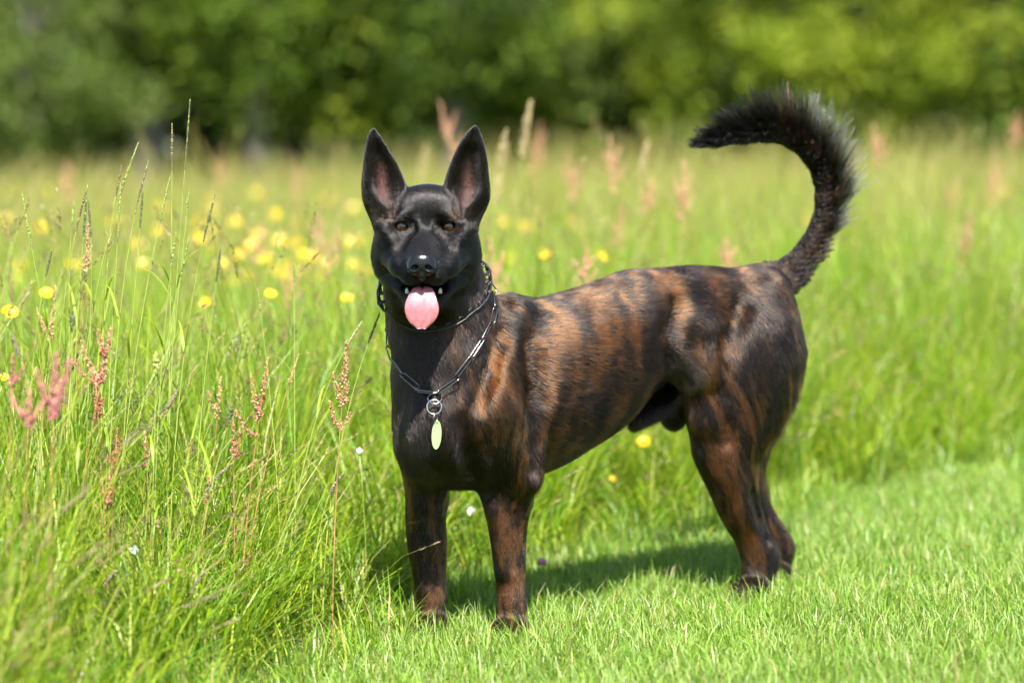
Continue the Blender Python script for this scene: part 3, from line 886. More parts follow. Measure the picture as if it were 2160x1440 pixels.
# ---- shallow grooves between muscles, laid along the surface
def cam_hit(px, py):
    c = np.array([0, 0, CAMH]); d = P(px, py, 4.0) - c; d /= np.linalg.norm(d); t_ = 4.2
    for _ in range(80):
        f_ = float(field((c + d * t_)[None])[0])
        if f_ < 0.0005: break
        t_ += f_ * 0.7
    return c + d * t_, d
GROOVES = []
for pts_, rg_, kk in [([(1428, 645), (1408, 705), (1416, 755), (1440, 800)], 0.013, 0.026), ([(1112, 720), (1127, 830), (1136, 930), (1130, 985)], 0.011, 0.024),
                      ([(1590, 1035), (1606, 1090), (1621, 1135)], 0.009, 0.012), ([(1056, 700), (1030, 780), (1002, 850)], 0.011, 0.020),
                      ([(1536, 715), (1522, 830), (1535, 930)], 0.008, 0.028), ([(978, 885), (992, 950), (1006, 1005)], 0.013, 0.020), ([(1560, 640), (1540, 720)], 0.008, 0.03),
                      ([(1085, 1085), (1086, 1200)], 0.005, 0.010), ([(902, 1080), (908, 1200)], 0.005, 0.010)]:
    hit = [cam_hit(*q) for q in pts_]
    hp_ = [h - d * rg_ * 0.45 for h, d in hit]
    for a_, b_ in zip(hp_, hp_[1:]): GROOVES.append((rcone(a_, b_, rg_, rg_), kk))
SUBS_HEAD = list(SUBS)
SUBS += GROOVES




gx = axis_grid(-0.31, 0.73, -0.28, -0.03, 0.0042, 0.0019)
gy = axis_grid(4.28, 5.14, 4.30, 4.50, 0.0042, 0.0019)
gz = axis_grid(-0.01, 0.99, 0.60, 0.95, 0.0042, 0.0019)
BV, BQ = surface_nets(gx, gy, gz, field)
BV = laplacian(BV, BQ, 2, 0.5)
print('dog body', len(BV), 'verts', len(BQ), 'quads', round(_t.time() - _t0, 1), 's', (len(gx), len(gy), len(gz)))

# ------------------------------------------------------------------ coat: flow, length and brindle colour at any point of the body
TAGS = ['trunk', 'shoulder', 'neck', 'chest', 'leg', 'thigh', 'flank', 'belly', 'paw', 'tail', 'head', 'muzzle', 'jaw', 'lid', 'ear']
def regions(p):
    """Blend weights of the body regions, fur flow, length and lift at points p."""
    W = np.zeros((len(p), len(TAGS))); fl = np.zeros((len(p), 3)); ln = np.zeros(len(p)); lf = np.zeros(len(p)); tot = np.zeros(len(p))
    D = np.stack([pr['fn'](p) for pr in PR], 1)
    D = D - D.min(1, keepdims=True)
    w = np.exp(-D / 0.007)
    for i, pr in enumerate(PR):
        W[:, TAGS.index(pr['tag'])] += w[:, i]
    tot = w.sum(1)
    fl = w @ np.array([pr['flow'] for pr in PR])
    ln = w @ np.array([pr['len'] for pr in PR]) / tot
    lf = w @ np.array([pr['lift'] for pr in PR]) / tot
    return W / tot[:, None], fl, ln, lf


TC = S(1590, 440, 0.0)                      # middle of the tail's curl
def dogframe(p):
    q = (p - W0) @ BACK
    return q, (p - W0) @ LFT, p[:, 2]


def patch(px, py, ru, rw, ang, amp, v=0.11):
    c = S(px, py, v)
    return ((c - W0) @ BACK, c[2], ru, rw, math.radians(ang), amp)
# brindle marks on the near side: warm patches and dark bands (place, half sizes in m, lean, amount)
PATCHES = [patch(1428, 595, .026, .05, 5, 1.0), patch(1452, 650, .018, .05, 0, .7), patch(1540, 690, .016, .07, -22, .9), patch(1500, 790, .014, .06, -24, .95),
           patch(1288, 755, .016, .06, 6, 1.0), patch(1335, 715, .022, .055, -8, .8), patch(1187, 700, .012, .06, 0, .8), patch(1225, 820, .03, .05, -14, .4),
           patch(1118, 760, .010, .10, -4, .7), patch(1100, 910, .010, .11, 8, 1.0), patch(1082, 1040, .013, .05, 12, .8), patch(1066, 1085, .015, .035, 0, 1.1),
           patch(1088, 1180, .007, .12, 0, .9), patch(1090, 1285, .010, .05, 0, .6), patch(1048, 760, .012, .06, -12, .6), patch(1320, 830, .02, .05, -20, .5),
           patch(1550, 970, .022, .045, -14, .5), patch(1520, 1010, .012, .05, -20, .5), patch(1565, 1060, .016, .05, -14, .8), patch(1600, 1150, .014, .04, -14, .5),
           patch(1600, 880, .012, .06, -10, .6), patch(1665, 760, .010, .06, -8, .6), patch(1560, 600, .010, .03, 0, .5), patch(1150, 930, .012, .06, 0, .5), patch(1250, 900, .03, .03, -25, .5),
           patch(1090, 700, .016, .075, 2, -1.2), patch(1112, 840, .008, .10, -3, -.9), patch(1130, 900, .014, .09, -6, -.9), patch(1497, 745, .007, .04, -20, -1.0),
           patch(1385, 750, .026, .04, -10, -1.0), patch(1492, 620, .018, .06, 0, -.9), patch(1580, 640, .02, .05, -12, -.6), patch(1565, 760, .014, .08, -18, -.5), patch(1245, 700, .02, .07, 0, -.4),
           patch(1630, 830, .02, .08, -14, -.7), patch(1345, 640, .02, .05, 0, -.4), patch(1620, 1190, .03, .03, 0, -.4), patch(1545, 1110, .01, .05, -22, -.7), patch(1400, 660, .01, .04, 0, -.3)]


def coat(p, W):
    """Share of warm brown hair (0 black .. 1 tan) and warm tint at points p."""
    q, v, w = dogframe(p)
    g = {t: W[:, i] for i, t in enumerate(TAGS)}
    th = g['thigh'] + g['flank']
    lean = np.where(th > 0.4, 0.40, -0.10)
    a = q + lean * (w - 0.45)
    warp = np.stack([p[:, 0] * 9, p[:, 1] * 9, p[:, 2] * 9], 1)
    a = a + 0.05 * (fbm(warp, 3, 2) - 0.5)
    st = fbm(np.stack([a * 26, v * 4 + 5, w * 5.0], 1), 11, 3)
    st2 = fbm(np.stack([a * 62, v * 12, w * 7.5], 1), 23, 3)
    st3 = fbm(np.stack([a * 190, v * 50, w * 24], 1), 29, 2)
    streak = sstep(0.41, 0.60, 0.5 * st2 + 0.5 * st3)
    amt = 0.14 + 0.55 * streak * (0.35 + 0.75 * sstep(0.28, 0.58, st)) + 0.10 * sstep(0.45, 0.6, st)
    leg = g['leg'] + g['paw']
    spk = fbm(np.stack([p[:, 0] * 90, p[:, 1] * 90, p[:, 2] * 38], 1), 31, 2)
    amt = amt * (1 - leg) + leg * (0.16 + 0.75 * sstep(0.38, 0.62, 0.55 * spk + 0.45 * fbm(p * np.array([60, 60, 8.0]), 41, 2)))
    amt = amt * (1 - g['paw'] * 0.75)
    near = sstep(-0.02, 0.04, v)
    for cq, cw, ru, rw, an, am in PATCHES:
        dq, dw = q - cq, w - cw
        x = dq * math.cos(an) + dw * math.sin(an); y = -dq * math.sin(an) + dw * math.cos(an)
        wob = 1 + 0.7 * (fbm(p * 40, 57, 2) - 0.5)
        amt = amt + near * am * 0.36 * (0.30 + 1.1 * streak) * np.exp(-((x / ru) ** 2 + (y / rw) ** 2) * wob * 0.8)
    # chest and throat go black, most of all on the dog's right; the neck's left flank keeps some brown
    nk = g['neck'] + g['chest'] + 0.3 * g['shoulder']
    right_side = 1 - sstep(-0.155, -0.075, p[:, 0] + 0.06 * (fbm(p * 22, 61, 2) - 0.5) * 2)
    amt = amt * (1 - np.clip(nk, 0, 1) * (0.12 + 0.83 * right_side))
    brst = sstep(0.40, 0.30, p[:, 2]) * sstep(0.20, 0.26, p[:, 2]) * sstep(4.66, 4.58, p[:, 1]) * (p[:, 0] < 0.0)
    amt = amt * (1 - 0.85 * brst)
    # black mask; brown flecks at the temples and ear edges
    hd = np.clip(g['head'] + g['muzzle'] + g['jaw'] + g['lid'] + g['ear'], 0, 1)
    hx = (p[:, 0] - HO[0]) / HM; hz = (p[:, 2] - HO[2]) / HM
    tem = np.exp(-(((np.abs(hx) - 74) / 26) ** 2 + ((hz - 28) / 26) ** 2)) * 0.75 * sstep(0.3, 0.6, fbm(p * 120, 71, 2))
    chk = np.exp(-(((np.abs(hx) - 104) / 14) ** 2 + ((hz + 10) / 60) ** 2)) * 0.45 * sstep(0.35, 0.6, fbm(p * 90, 73, 2))
    top = np.exp(-((hx / 40) ** 2 + ((hz - 86) / 9) ** 2)) * 0.3
    amt = amt * (1 - hd) + hd * (tem + chk + top) * (g['head'] + 0.3 * g['ear'])
    tl = g['tail']
    ang = (p - TC); ang = ang / np.linalg.norm(ang, axis=1, keepdims=True)
    amt = amt * (1 - tl) + tl * (0.04 + 0.24 * sstep(0.45, 0.6, fbm(p * 26, 83, 2)) * sstep(S(1475, 303)[0], S(1600, 303)[0], p[:, 0]))
    low = sstep(0.36, 0.26, w - 0.12 * q) * g['trunk']
    amt = amt * (1 - 0.5 * low) * (1 - 0.75 * g['belly'])
    return np.clip(amt, 0, 1)


TAN = np.array([0.076, 0.031, 0.0110]); RUST = np.array([0.108, 0.033, 0.0075]); BLK = np.array([0.0013, 0.0012, 0.0014]); DBR = np.array([0.030, 0.0135, 0.0075])


def eye_d(p):
    return np.minimum(*[np.sqrt((((p - hp(s * 49, -14, -1)) / HM / np.array([17.5, 22, 11])) ** 2).sum(1)) for s in (-1, 1)])


def mouth_d(p):
    return np.min([f(p) for f in MOUTH], 0)


def cav_d(p):
    return np.minimum(CAV[-1](p), CAV[1](p))


NOSE_C = hp(-3, -119, -77)
def nose_out(p):
    return np.sqrt((((p - NOSE_C) / HM / np.array([33, 26, 27])) ** 2).sum(1))


# ---- skin under the fur (also lips, lids and the inside of the ears)
def skin_colour(p, W, amt):
    amt = amt[:, None]
    c = BLK * (1 - amt) + TAN * 0.5 * amt
    ci = sstep(0.004, -0.001, cav_d(p)) * W[:, TAGS.index('ear')]
    hz = (p[:, 2] - HO[2]) / HM; hx = np.abs(p[:, 0] - HO[0]) / HM
    pink = sstep(150, 90, hz) * np.exp(-((hx - 91) / 14) ** 2)
    vein = 0.75 + 0.5 * fbm(p * 160, 91, 3)
    inner = np.array([0.008, 0.005, 0.0045]) + pink[:, None] * np.array([0.055, 0.026, 0.022]) * vein[:, None]
    c = c * (1 - ci[:, None]) + inner * ci[:, None]
    md = sstep(0.0035, 0.001, mouth_d(p))[:, None]
    c = c * (1 - md) + np.array([0.006, 0.004, 0.0045]) * md
    return c


t = NT('dog_skin')
at = t.n('ShaderNodeAttribute', attribute_name='coat')
t.l(at.outputs['Color'], t.b.inputs['Base Color'])
t.b.inputs['Roughness'].default_value = 0.55
t.b.inputs['Specular IOR Level'].default_value = 0.08
nz = t.n('ShaderNodeTexNoise'); nz.inputs['Scale'].default_value = 900; bp = t.n('ShaderNodeBump'); bp.inputs['Strength'].default_value = 0.25; bp.inputs['Distance'].default_value = 0.001
tc = t.n('ShaderNodeTexCoord'); t.l(tc.outputs['Object'], nz.inputs['Vector']); t.l(nz.outputs['Fac'], bp.inputs['Height']); t.l(bp.outputs[0], t.b.inputs['Normal'])
M_SKIN = t.m

DOG_BASE = np.array([0.18, 4.75, 0.0])
dog = empty('dog', DOG_BASE)
tag(dog, 'brindle dog with black mask standing on the mown grass, tongue out and tail curled up', 'dog')
body = np_mesh('body', BV - DOG_BASE, BQ, M_SKIN, dog)
ca = body.data.color_attributes.new('coat', 'FLOAT_COLOR', 'POINT')
VR = [regions(BV[i:i + 40000]) for i in range(0, len(BV), 40000)]
VW, VF, VL, VLF = (np.concatenate([x[j] for x in VR]) for j in range(4))
VA = coat(BV, VW)
sk = skin_colour(BV, VW, VA)
print('regions', round(_t.time() - _t0, 1))
ca.data.foreach_set('color', np.concatenate([sk, np.ones((len(sk), 1))], 1).astype(np.float32).ravel())


# ---- fur
def sample_surface(V, Q, dens, rg):
    T = np.concatenate([Q[:, [0, 1, 2]], Q[:, [0, 2, 3]]])
    A = 0.5 * np.linalg.norm(np.cross(V[T[:, 1]] - V[T[:, 0]], V[T[:, 2]] - V[T[:, 0]]), axis=1)
    m = dens[T].mean(1) * A
    n = np.floor(m + rg.random(len(m))).astype(int)
    ti = np.repeat(np.arange(len(T)), n)
    u = rg.random((len(ti), 2)); f = u.sum(1) > 1; u[f] = 1 - u[f]
    return V[T[ti, 0]] + u[:, :1] * (V[T[ti, 1]] - V[T[ti, 0]]) + u[:, 1:] * (V[T[ti, 2]] - V[T[ti, 0]]), ti


me = body.data
VN = np.zeros(len(BV) * 3, np.float32); me.vertices.foreach_get('normal', VN); VN = VN.reshape(-1, 3).astype(float)
camv = np.array([0, 0, CAMH]) - BV; camv /= np.linalg.norm(camv, axis=1, keepdims=True)
facing = (VN * camv).sum(1)
HEADV = sstep(0.62, 0.72, BV[:, 2]) * sstep(4.62, 4.56, BV[:, 1]) * (BV[:, 0] < 0.0)
dens = np.where(facing > -0.35, 360000.0, 90000.0) * (1 + 1.9 * HEADV)
hair_root, hti = sample_surface(BV, BQ, dens, rng)
TT = np.concatenate([BQ[:, [0, 1, 2]], BQ[:, [0, 2, 3]]])
hair_n = VN[TT[hti]].mean(1); hair_n /= np.linalg.norm(hair_n, axis=1, keepdims=True)


def build_fur(root, nrm, ti):
    vi = TT[ti]
    W, fl, ln, lf, amt = (a_[vi].mean(1) for a_ in (VW, VF, VL, VLF, VA))
    g = {t_: W[:, i] for i, t_ in enumerate(TAGS)}
    N = len(root)
    r1 = rng.random(N)
    # bare places: eyes, mouth, nose leather; thin inside the ears
    hm = HEADR(root) | (g['jaw'] + g['muzzle'] > 0.05)
    cd = np.full(N, 1.0); mdist = np.full(N, 1.0)
    if hm.any(): cd[hm] = cav_d(root[hm]); mdist[hm] = mouth_d(root[hm])
    hz = (root[:, 2] - HO[2]) / HM; hx = np.abs(root[:, 0] - HO[0]) / HM
    inner = sstep(0.003, -0.001, cd) * g['ear']
    mid = inner * sstep(160, 105, hz) * np.exp(-((hx - 91) / 15) ** 2)
    keep = (eye_d(root) > 1.0 + 0.1 * r1) & (mdist > 0.0028) & (nose_out(root) > 1.0) & (r1 > mid * 0.9) & (root[:, 2] > ground_z(root[:, 0], root[:, 1]) + 0.004)
    # flow in the surface plane, ruffled in locks
    lock = np.stack([fbm(root * 38, s_, 2) - 0.5 for s_ in (101, 103, 107)], 1)
    fine = rng.normal(0, 1, (N, 3))
    fl = fl / (np.linalg.norm(fl, axis=1, keepdims=True) + 1e-9) + lock * 0.75 + fine * (0.13 + 0.12 * g['neck'] + 0.1 * g['belly'])[:, None]
    tng = fl - (fl * nrm).sum(1, keepdims=True) * nrm
    tng /= np.linalg.norm(tng, axis=1, keepdims=True) + 1e-9
    ln = ln * (0.75 + 0.5 * rng.random(N)) * (0.85 + 0.4 * fbm(root * 30, 131, 2))
    d0 = tng + nrm * (lf + 0.10 * rng.normal(0, 1, N))[:, None]
    d0 /= np.linalg.norm(d0, axis=1, keepdims=True)
    d1 = tng + nrm * (0.05 + 0.3 * lf)[:, None]
    d1 /= np.linalg.norm(d1, axis=1, keepdims=True)
    # the tail's plume
    tl = g['tail'] > 0.45
    out = root - TC; out = out - (out @ LFT)[:, None] * LFT; out /= np.linalg.norm(out, axis=1, keepdims=True)
    tw = np.array([np.linalg.norm(root - c, axis=1) for c in TP]).argmin(0) / (len(TP) - 1.0)
    oside = np.clip((nrm * out).sum(1) * 0.75 + 0.35, 0, 1)
    plume = np.interp(tw, [0, 0.12, 0.22, 0.35, 0.55, 0.75, 0.9, 1.0], [0.018, 0.022, 0.040, 0.112, 0.110, 0.088, 0.045, 0.022])
    inn = np.interp(tw, [0, 0.3, 1.0], [0.013, 0.008, 0.015])
    tdir = np.array([TP[min(i + 1, len(TP) - 1)] - TP[max(i - 1, 0)] for i in range(len(TP))]); tdir /= np.linalg.norm(tdir, axis=1, keepdims=True)
    tdv = tdir[(tw * (len(TP) - 1) + 0.5).astype(int)]
    spray = np.stack([fbm(root * 60, s_, 2) - 0.5 for s_ in (141, 143, 147)], 1)
    along = np.interp(tw, [0, 0.25, 0.4, 0.7, 0.85, 1.0], [1.8, 1.3, 0.75, 0.65, 1.2, 2.4])
    td = out * oside[:, None] * 1.0 + tdv * along[:, None] + nrm * 0.25 + spray * 1.1 + fine * 0.10
    td /= np.linalg.norm(td, axis=1, keepdims=True)
    ln = np.where(tl, (inn + (plume - inn) * oside ** 1.3) * (0.55 + 0.5 * rng.random(N)), ln)
    td0 = tdv * 0.8 + nrm * 0.55 + fine * 0.1; td0 /= np.linalg.norm(td0, axis=1, keepdims=True)
    d0 = np.where(tl[:, None], td0, d0); d1 = np.where(tl[:, None], td, d1)
    # breeches: longer fringe down the back of the thighs
    q, v, w = dogframe(root)
    br = g['thigh'] * sstep(0.25, 0.75, nrm @ BACK - 0.15 * nrm[:, 2]) * sstep(0.27, 0.34, w) * sstep(0.53, 0.43, w)
    ln = ln * (1 + 1.7 * br)
    bd = BACK * 0.55 + np.array([0, 0, -0.9]) + nrm * 0.25 + spray * 0.5 + fine * 0.12
    bd /= np.linalg.norm(bd, axis=1, keepdims=True)
    d1 = d1 * (1 - br[:, None] * 0.7) + bd * br[:, None] * 0.7
    d1 /= np.linalg.norm(d1, axis=1, keepdims=True)
    # points: leave along d0, bend to d1
    K = 5
    pts = np.zeros((N, K, 3)); pts[:, 0] = root - nrm * 0.0006
    cur = root.copy()
    for k in range(1, K):
        s_ = (k - 0.5) / (K - 1)
        d = d0 * (1 - s_) + d1 * s_
        cur = cur + d / np.linalg.norm(d, axis=1, keepdims=True) * (ln / (K - 1))[:, None]
        pts[:, k] = cur
    # locks: hairs of one small cell lean towards that cell's guide hair
    cell = np.floor((root + 0.002 * fine) / np.where(tl, 0.0105, np.where(br > 0.3, 0.009, 0.0045))[:, None]).astype(np.int64)
    key = cell[:, 0] * 73856093 ^ cell[:, 1] * 19349663 ^ cell[:, 2] * 83492791
    _, first, inv = np.unique(key, return_index=True, return_inverse=True)
    gp = pts[first[inv]]
    ok = (np.linalg.norm(gp[:, 0] - root, axis=1) < 0.02)[:, None]
    cs = np.where(tl, 0.85, np.where(br > 0.3, 0.65, 0.42 - 0.2 * np.clip(g['head'] + g['muzzle'] + g['ear'], 0, 1)))[:, None] * ok
    for k in range(1, K):
        wk = cs * (k / (K - 1.0)) ** 1.3
        pts[:, k] = pts[:, k] * (1 - wk) + gp[:, k] * wk
    # colour: each hair is mostly black or mostly brown (locks tend to agree), brown hairs often with a dark tip
    ur = rng.random(N); ug = rng.random(N)[first[inv]]
    amt = 0.4 * amt + 0.6 * sstep(0.22, 0.70, amt)
    isb = np.where(rng.random(N) < 0.80, ug, ur) < amt * 0.93 + 0.02
    mixr = np.clip(0.62 + 0.9 * (fbm(root * 14, 151, 2) - 0.5) + 0.15 * rng.normal(0, 1, N), 0, 1)[:, None]
    mixr = mixr * (1 - 0.75 * (g['leg'] + g['paw'])[:, None])
    brown = TAN * (1 - mixr) + RUST * mixr
    brown = brown * (0.55 + 0.9 * (0.4 * rng.random(N) + 0.6 * rng.random(N)[first[inv]])[:, None])
    black = BLK * (0.7 + 0.7 * rng.random((N, 1))) + DBR * (rng.random((N, 1)) < 0.40) * (0.7 - 0.6 * np.clip(g['head'] + g['muzzle'] + g['jaw'] + g['ear'] + g['tail'], 0, 1))[:, None]
    col = np.where(isb[:, None], brown, black)
    gh = (g['head'] + g['muzzle'] > 0.5) & ~isb & (rng.random(N) < 0.14)  # scattered grey hairs for texture, painting in the speckled sheen of the face
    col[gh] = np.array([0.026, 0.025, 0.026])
    leg = (g['leg'] > 0.5)[:, None]
    col = np.where(leg & isb[:, None], col * 1.15, col)
    c = np.repeat(col[:, None], K, 1)
    tip = isb & (rng.random(N) < 0.35)
    c[tip, K - 1] = c[tip, K - 1] * 0.25 + BLK * 0.5
    grey = tl & (tw > 0.22) & (tw < 0.62) & (oside > 0.5) & (rng.random(N) < 0.45)  # outer plume tips coloured grey to paint in the sun's silver sheen
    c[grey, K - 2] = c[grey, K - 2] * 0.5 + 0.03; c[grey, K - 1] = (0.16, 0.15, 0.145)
    # the light-tipped hair of flank and belly
    fl_g = (g['flank'] > 0.3) & (nrm[:, 2] < 0.1) & (rng.random(N) < 0.6)
    c[fl_g, K - 2:] = (0.11, 0.09, 0.07)
    rad = np.where(tl, 0.00030, 0.00027) * (0.8 + 0.4 * rng.random(N))
    rad = rad * np.where(HEADR(root), 0.9, 1.0)
    hd_ = (g['head'] + g['muzzle'] + g['jaw'] + g['lid'] + g['ear'] > 0.5)
    return pts[keep], c[keep], rad[keep], hd_[keep]


def HEADR(p):
    return (p[:, 2] > 0.66) & (p[:, 1] < 4.6) & (p[:, 0] < 0.0)


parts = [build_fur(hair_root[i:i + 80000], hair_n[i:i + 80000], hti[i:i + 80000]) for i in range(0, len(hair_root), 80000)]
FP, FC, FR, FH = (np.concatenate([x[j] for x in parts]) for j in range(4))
print('fur', FP.shape, round(_t.time() - _t0, 1), 's')


def hair_object(name, pts, cols, rad, mat, parent, off):
    N, K, _ = pts.shape
    cv = bpy.data.hair_curves.new(name)
    cv.add_curves([K] * N)
    cv.attributes['position'].data.foreach_set('vector', (pts - off).astype(np.float32).ravel())
    ra = cv.attributes.get('radius') or cv.attributes.new('radius', 'FLOAT', 'POINT')
    taper = np.linspace(1, 0.25, K)
    ra.data.foreach_set('value', (rad[:, None] * taper[None]).astype(np.float32).ravel())
    co = cv.attributes.new('coat', 'FLOAT_COLOR', 'POINT')
    co.data.foreach_set('color', np.concatenate([cols, np.ones((N, K, 1))], 2).astype(np.float32).ravel())
    cv.materials.append(mat)
    return link(bpy.data.objects.new(name, cv), parent)


def fur_mat(name, rough, radial, ior):
    t = NT(name)
    t.t.nodes.remove(t.b)
    hb = t.n('ShaderNodeBsdfHairPrincipled')
    hb.model = 'CHIANG'
    hb.parametrization = 'COLOR'
    at = t.n('ShaderNodeAttribute', attribute_name='coat')
    t.l(at.outputs['Color'], hb.inputs['Color'])
    hb.inputs['Roughness'].default_value = rough
    hb.inputs['Radial Roughness'].default_value = radial
    hb.inputs['IOR'].default_value = ior
    hb.inputs['Random Roughness'].default_value = 0.3
    t.l(hb.outputs[0], t.out.inputs['Surface'])
    return t.m


M_FUR = fur_mat('dog_fur', 0.22, 0.5, 1.36)
M_FACE_FUR = fur_mat('face_fur', 0.18, 0.4, 1.39)
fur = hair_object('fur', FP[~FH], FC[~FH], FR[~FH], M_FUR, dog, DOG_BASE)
fur['kind'] = 'stuff'
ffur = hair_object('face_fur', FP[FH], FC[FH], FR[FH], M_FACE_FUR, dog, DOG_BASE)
ffur['kind'] = 'stuff'

# ------------------------------------------------------------------ nose, eyes, tongue, teeth, whiskers, claws
nose_pr = [dict(fn=ellipsoid(hp(-3, -117, -76), np.array((31, 21, 22)) * HM), k=0.006), dict(fn=ellipsoid(hp(-3, -119, -64), np.array((25, 16, 14)) * HM), k=0.008),
           dict(fn=ellipsoid(hp(-19, -120, -84), np.array((15, 17, 14)) * HM), k=0.004), dict(fn=ellipsoid(hp(13, -120, -84), np.array((15, 17, 14)) * HM), k=0.004),
           dict(fn=ellipsoid(hp(-3, -118, -97), np.array((10, 16, 12)) * HM), k=0.006)]
nose_sub = [(ellipsoid(hp(-3 + s * 15, -140, -81), np.array((9, 14, 6)) * HM, rot('Y', s * 0.35)), 0.0015) for s in (-1, 1)] + \
           [(rcone(hp(-3 + s * 19, -136, -86), hp(-3 + s * 31, -124, -86), 2.2 * HM, 2.2 * HM), 0.001) for s in (-1, 1)] + \
           [(rcone(hp(-3, -139, -84), hp(-3, -135, -110), 1.2 * HM, 1.6 * HM), 0.001)]
def nose_field(p, use=None): return field(p, None, nose_sub, nose_pr)
st = 0.0009
nv, nq = surface_nets(np.arange(NOSE_C[0] - .034, NOSE_C[0] + .034, st), np.arange(NOSE_C[1] - .032, NOSE_C[1] + .03, st), np.arange(NOSE_C[2] - .036, NOSE_C[2] + .03, st), nose_field, prims=nose_pr)
t = NT('nose_leather')
t.b.inputs['Base Color'].default_value = (0.004, 0.004, 0.005, 1); t.b.inputs['Roughness'].default_value = 0.24; t.b.inputs['Specular IOR Level'].default_value = 0.28
vo = t.n('ShaderNodeTexVoronoi'); vo.inputs['Scale'].default_value = 750; bp = t.n('ShaderNodeBump'); bp.inputs['Strength'].default_value = 0.25; bp.inputs['Distance'].default_value = 0.0006
tc = t.n('ShaderNodeTexCoord'); t.l(tc.outputs['Object'], vo.inputs['Vector']); t.l(vo.outputs['Distance'], bp.inputs['Height']); t.l(bp.outputs[0], t.b.inputs['Normal'])
np_mesh('nose', laplacian(nv, nq, 2) - DOG_BASE, nq, t.m, dog)

t = NT('eye_ball')
tc = t.n('ShaderNodeTexCoord'); sp = t.n('ShaderNodeSeparateXYZ'); t.l(tc.outputs['Object'], sp.inputs[0])
cb = t.n('ShaderNodeCombineXYZ'); t.l(sp.outputs[0], cb.inputs[0]); t.l(sp.outputs[2], cb.inputs[1])
vl = t.n('ShaderNodeVectorMath', operation='LENGTH'); t.l(cb.outputs[0], vl.inputs[0])
dv = t.n('ShaderNodeMath', operation='DIVIDE'); t.l(vl.outputs['Value'], dv.inputs[0]); dv.inputs[1].default_value = 15.9 * HM
nz = t.n('ShaderNodeTexNoise'); nz.inputs['Scale'].default_value = 500; t.l(tc.outputs['Object'], nz.inputs['Vector'])
ad = t.n('ShaderNodeMath', operation='MULTIPLY_ADD'); t.l(nz.outputs['Fac'], ad.inputs[0]); ad.inputs[1].default_value = 0.06; t.l(dv.outputs[0], ad.inputs[2])
c = t.ramp(ad.outputs[0], [(0.30, (0.002, 0.002, 0.002)), (0.36, (0.030, 0.008, 0.002)), (0.55, (0.065, 0.018, 0.004)), (0.72, (0.032, 0.009, 0.002)), (0.80, (0.006, 0.004, 0.003)), (0.92, (0.015, 0.011, 0.010))])
t.l(c, t.b.inputs['Base Color']); t.b.inputs['Roughness'].default_value = 0.25; t.b.inputs['Coat Weight'].default_value = 1.0; t.b.inputs['Coat Roughness'].default_value = 0.06; t.b.inputs['Specular IOR Level'].default_value = 0.2
M_EYE = t.m
eb = bmesh.new(); bmesh.ops.create_uvsphere(eb, u_segments=40, v_segments=24, radius=15.9 * HM)
em = bpy.data.meshes.new('eye'); eb.to_mesh(em); eb.free(); em.materials.append(M_EYE)
em.polygons.foreach_set('use_smooth', [True] * len(em.polygons))
for s in (-1, 1):
    e = link(bpy.data.objects.new('eye', em), dog); e.location = hp(s * 49, 3, 0) - DOG_BASE

# tongue: swept along a curve that leaves the mouth and hangs over the lower lip
path = [(-1, -25, -137), (-2, -55, -130), (-3, -80, -126), (-3, -96, -130), (-4, -106, -145), (-4, -110, -163), (-4, -109, -180), (-5, -107, -196), (-5, -105, -208)]
wid = [16, 18, 20, 23, 30, 35, 33, 24, 10]
pt = smooth_table([(i, *p_, w_) for i, (p_, w_) in enumerate(zip(path, wid))], 44)
sec = 40; V, Fq = [], []
for i in range(len(pt)):
    c0 = pt[i, 1:4]; w_ = pt[i, 4]
    tg = pt[min(i + 1, len(pt) - 1), 1:4] - pt[max(i - 1, 0), 1:4]; tg /= np.linalg.norm(tg)
    nn = np.array([0.0, tg[2], -tg[1]])
    for j in range(sec):
        a = 2 * math.pi * j / sec
        x = math.cos(a) * w_; y = math.sin(a) * 3.6
        fr = 1 if y > 0 else 0
        y += -0.0007 * x * x * (w_ / 36) + fr * (-3.4 * math.exp(-(x / 2.6) ** 2)) + 0.7 * math.sin(x * 0.35 + i * 0.4) * fr
        V.append(hp(*(c0 + np.array([x, 0, 0]) + nn * y)))
    if i:
        for j in range(sec):
            Fq.append(((i - 1) * sec + j, (i - 1) * sec + (j + 1) % sec, i * sec + (j + 1) % sec, i * sec + j))
Fq.append(tuple(range(sec))); Fq.append(tuple(reversed(range((len(pt) - 1) * sec, len(pt) * sec))))
t = NT('tongue_flesh')
nz = t.n('ShaderNodeTexNoise'); nz.inputs['Scale'].default_value = 140; tc = t.n('ShaderNodeTexCoord'); t.l(tc.outputs['Object'], nz.inputs['Vector'])
t.l(t.ramp(nz.outputs['Fac'], [(0.3, (0.27, 0.085, 0.102)), (0.7, (0.34, 0.125, 0.145))]), t.b.inputs['Base Color'])
t.b.inputs['Roughness'].default_value = 0.32; t.b.inputs['Subsurface Weight'].default_value = 0.35; t.b.inputs['Subsurface Radius'].default_value = (0.006, 0.002, 0.0015)
t.b.inputs['Coat Weight'].default_value = 0.5; t.b.inputs['Coat Roughness'].default_value = 0.15
n2 = t.n('ShaderNodeTexNoise'); n2.inputs['Scale'].default_value = 420; t.l(tc.outputs['Object'], n2.inputs['Vector'])
bp = t.n('ShaderNodeBump'); bp.inputs['Strength'].default_value = 0.6; bp.inputs['Distance'].default_value = 0.0012; t.l(n2.outputs['Fac'], bp.inputs['Height']); t.l(bp.outputs[0], t.b.inputs['Normal']); t.l(bp.outputs[0], t.b.inputs['Coat Normal'])
mesh_obj('tongue', np.array(V) - DOG_BASE, Fq, t.m, dog, True)

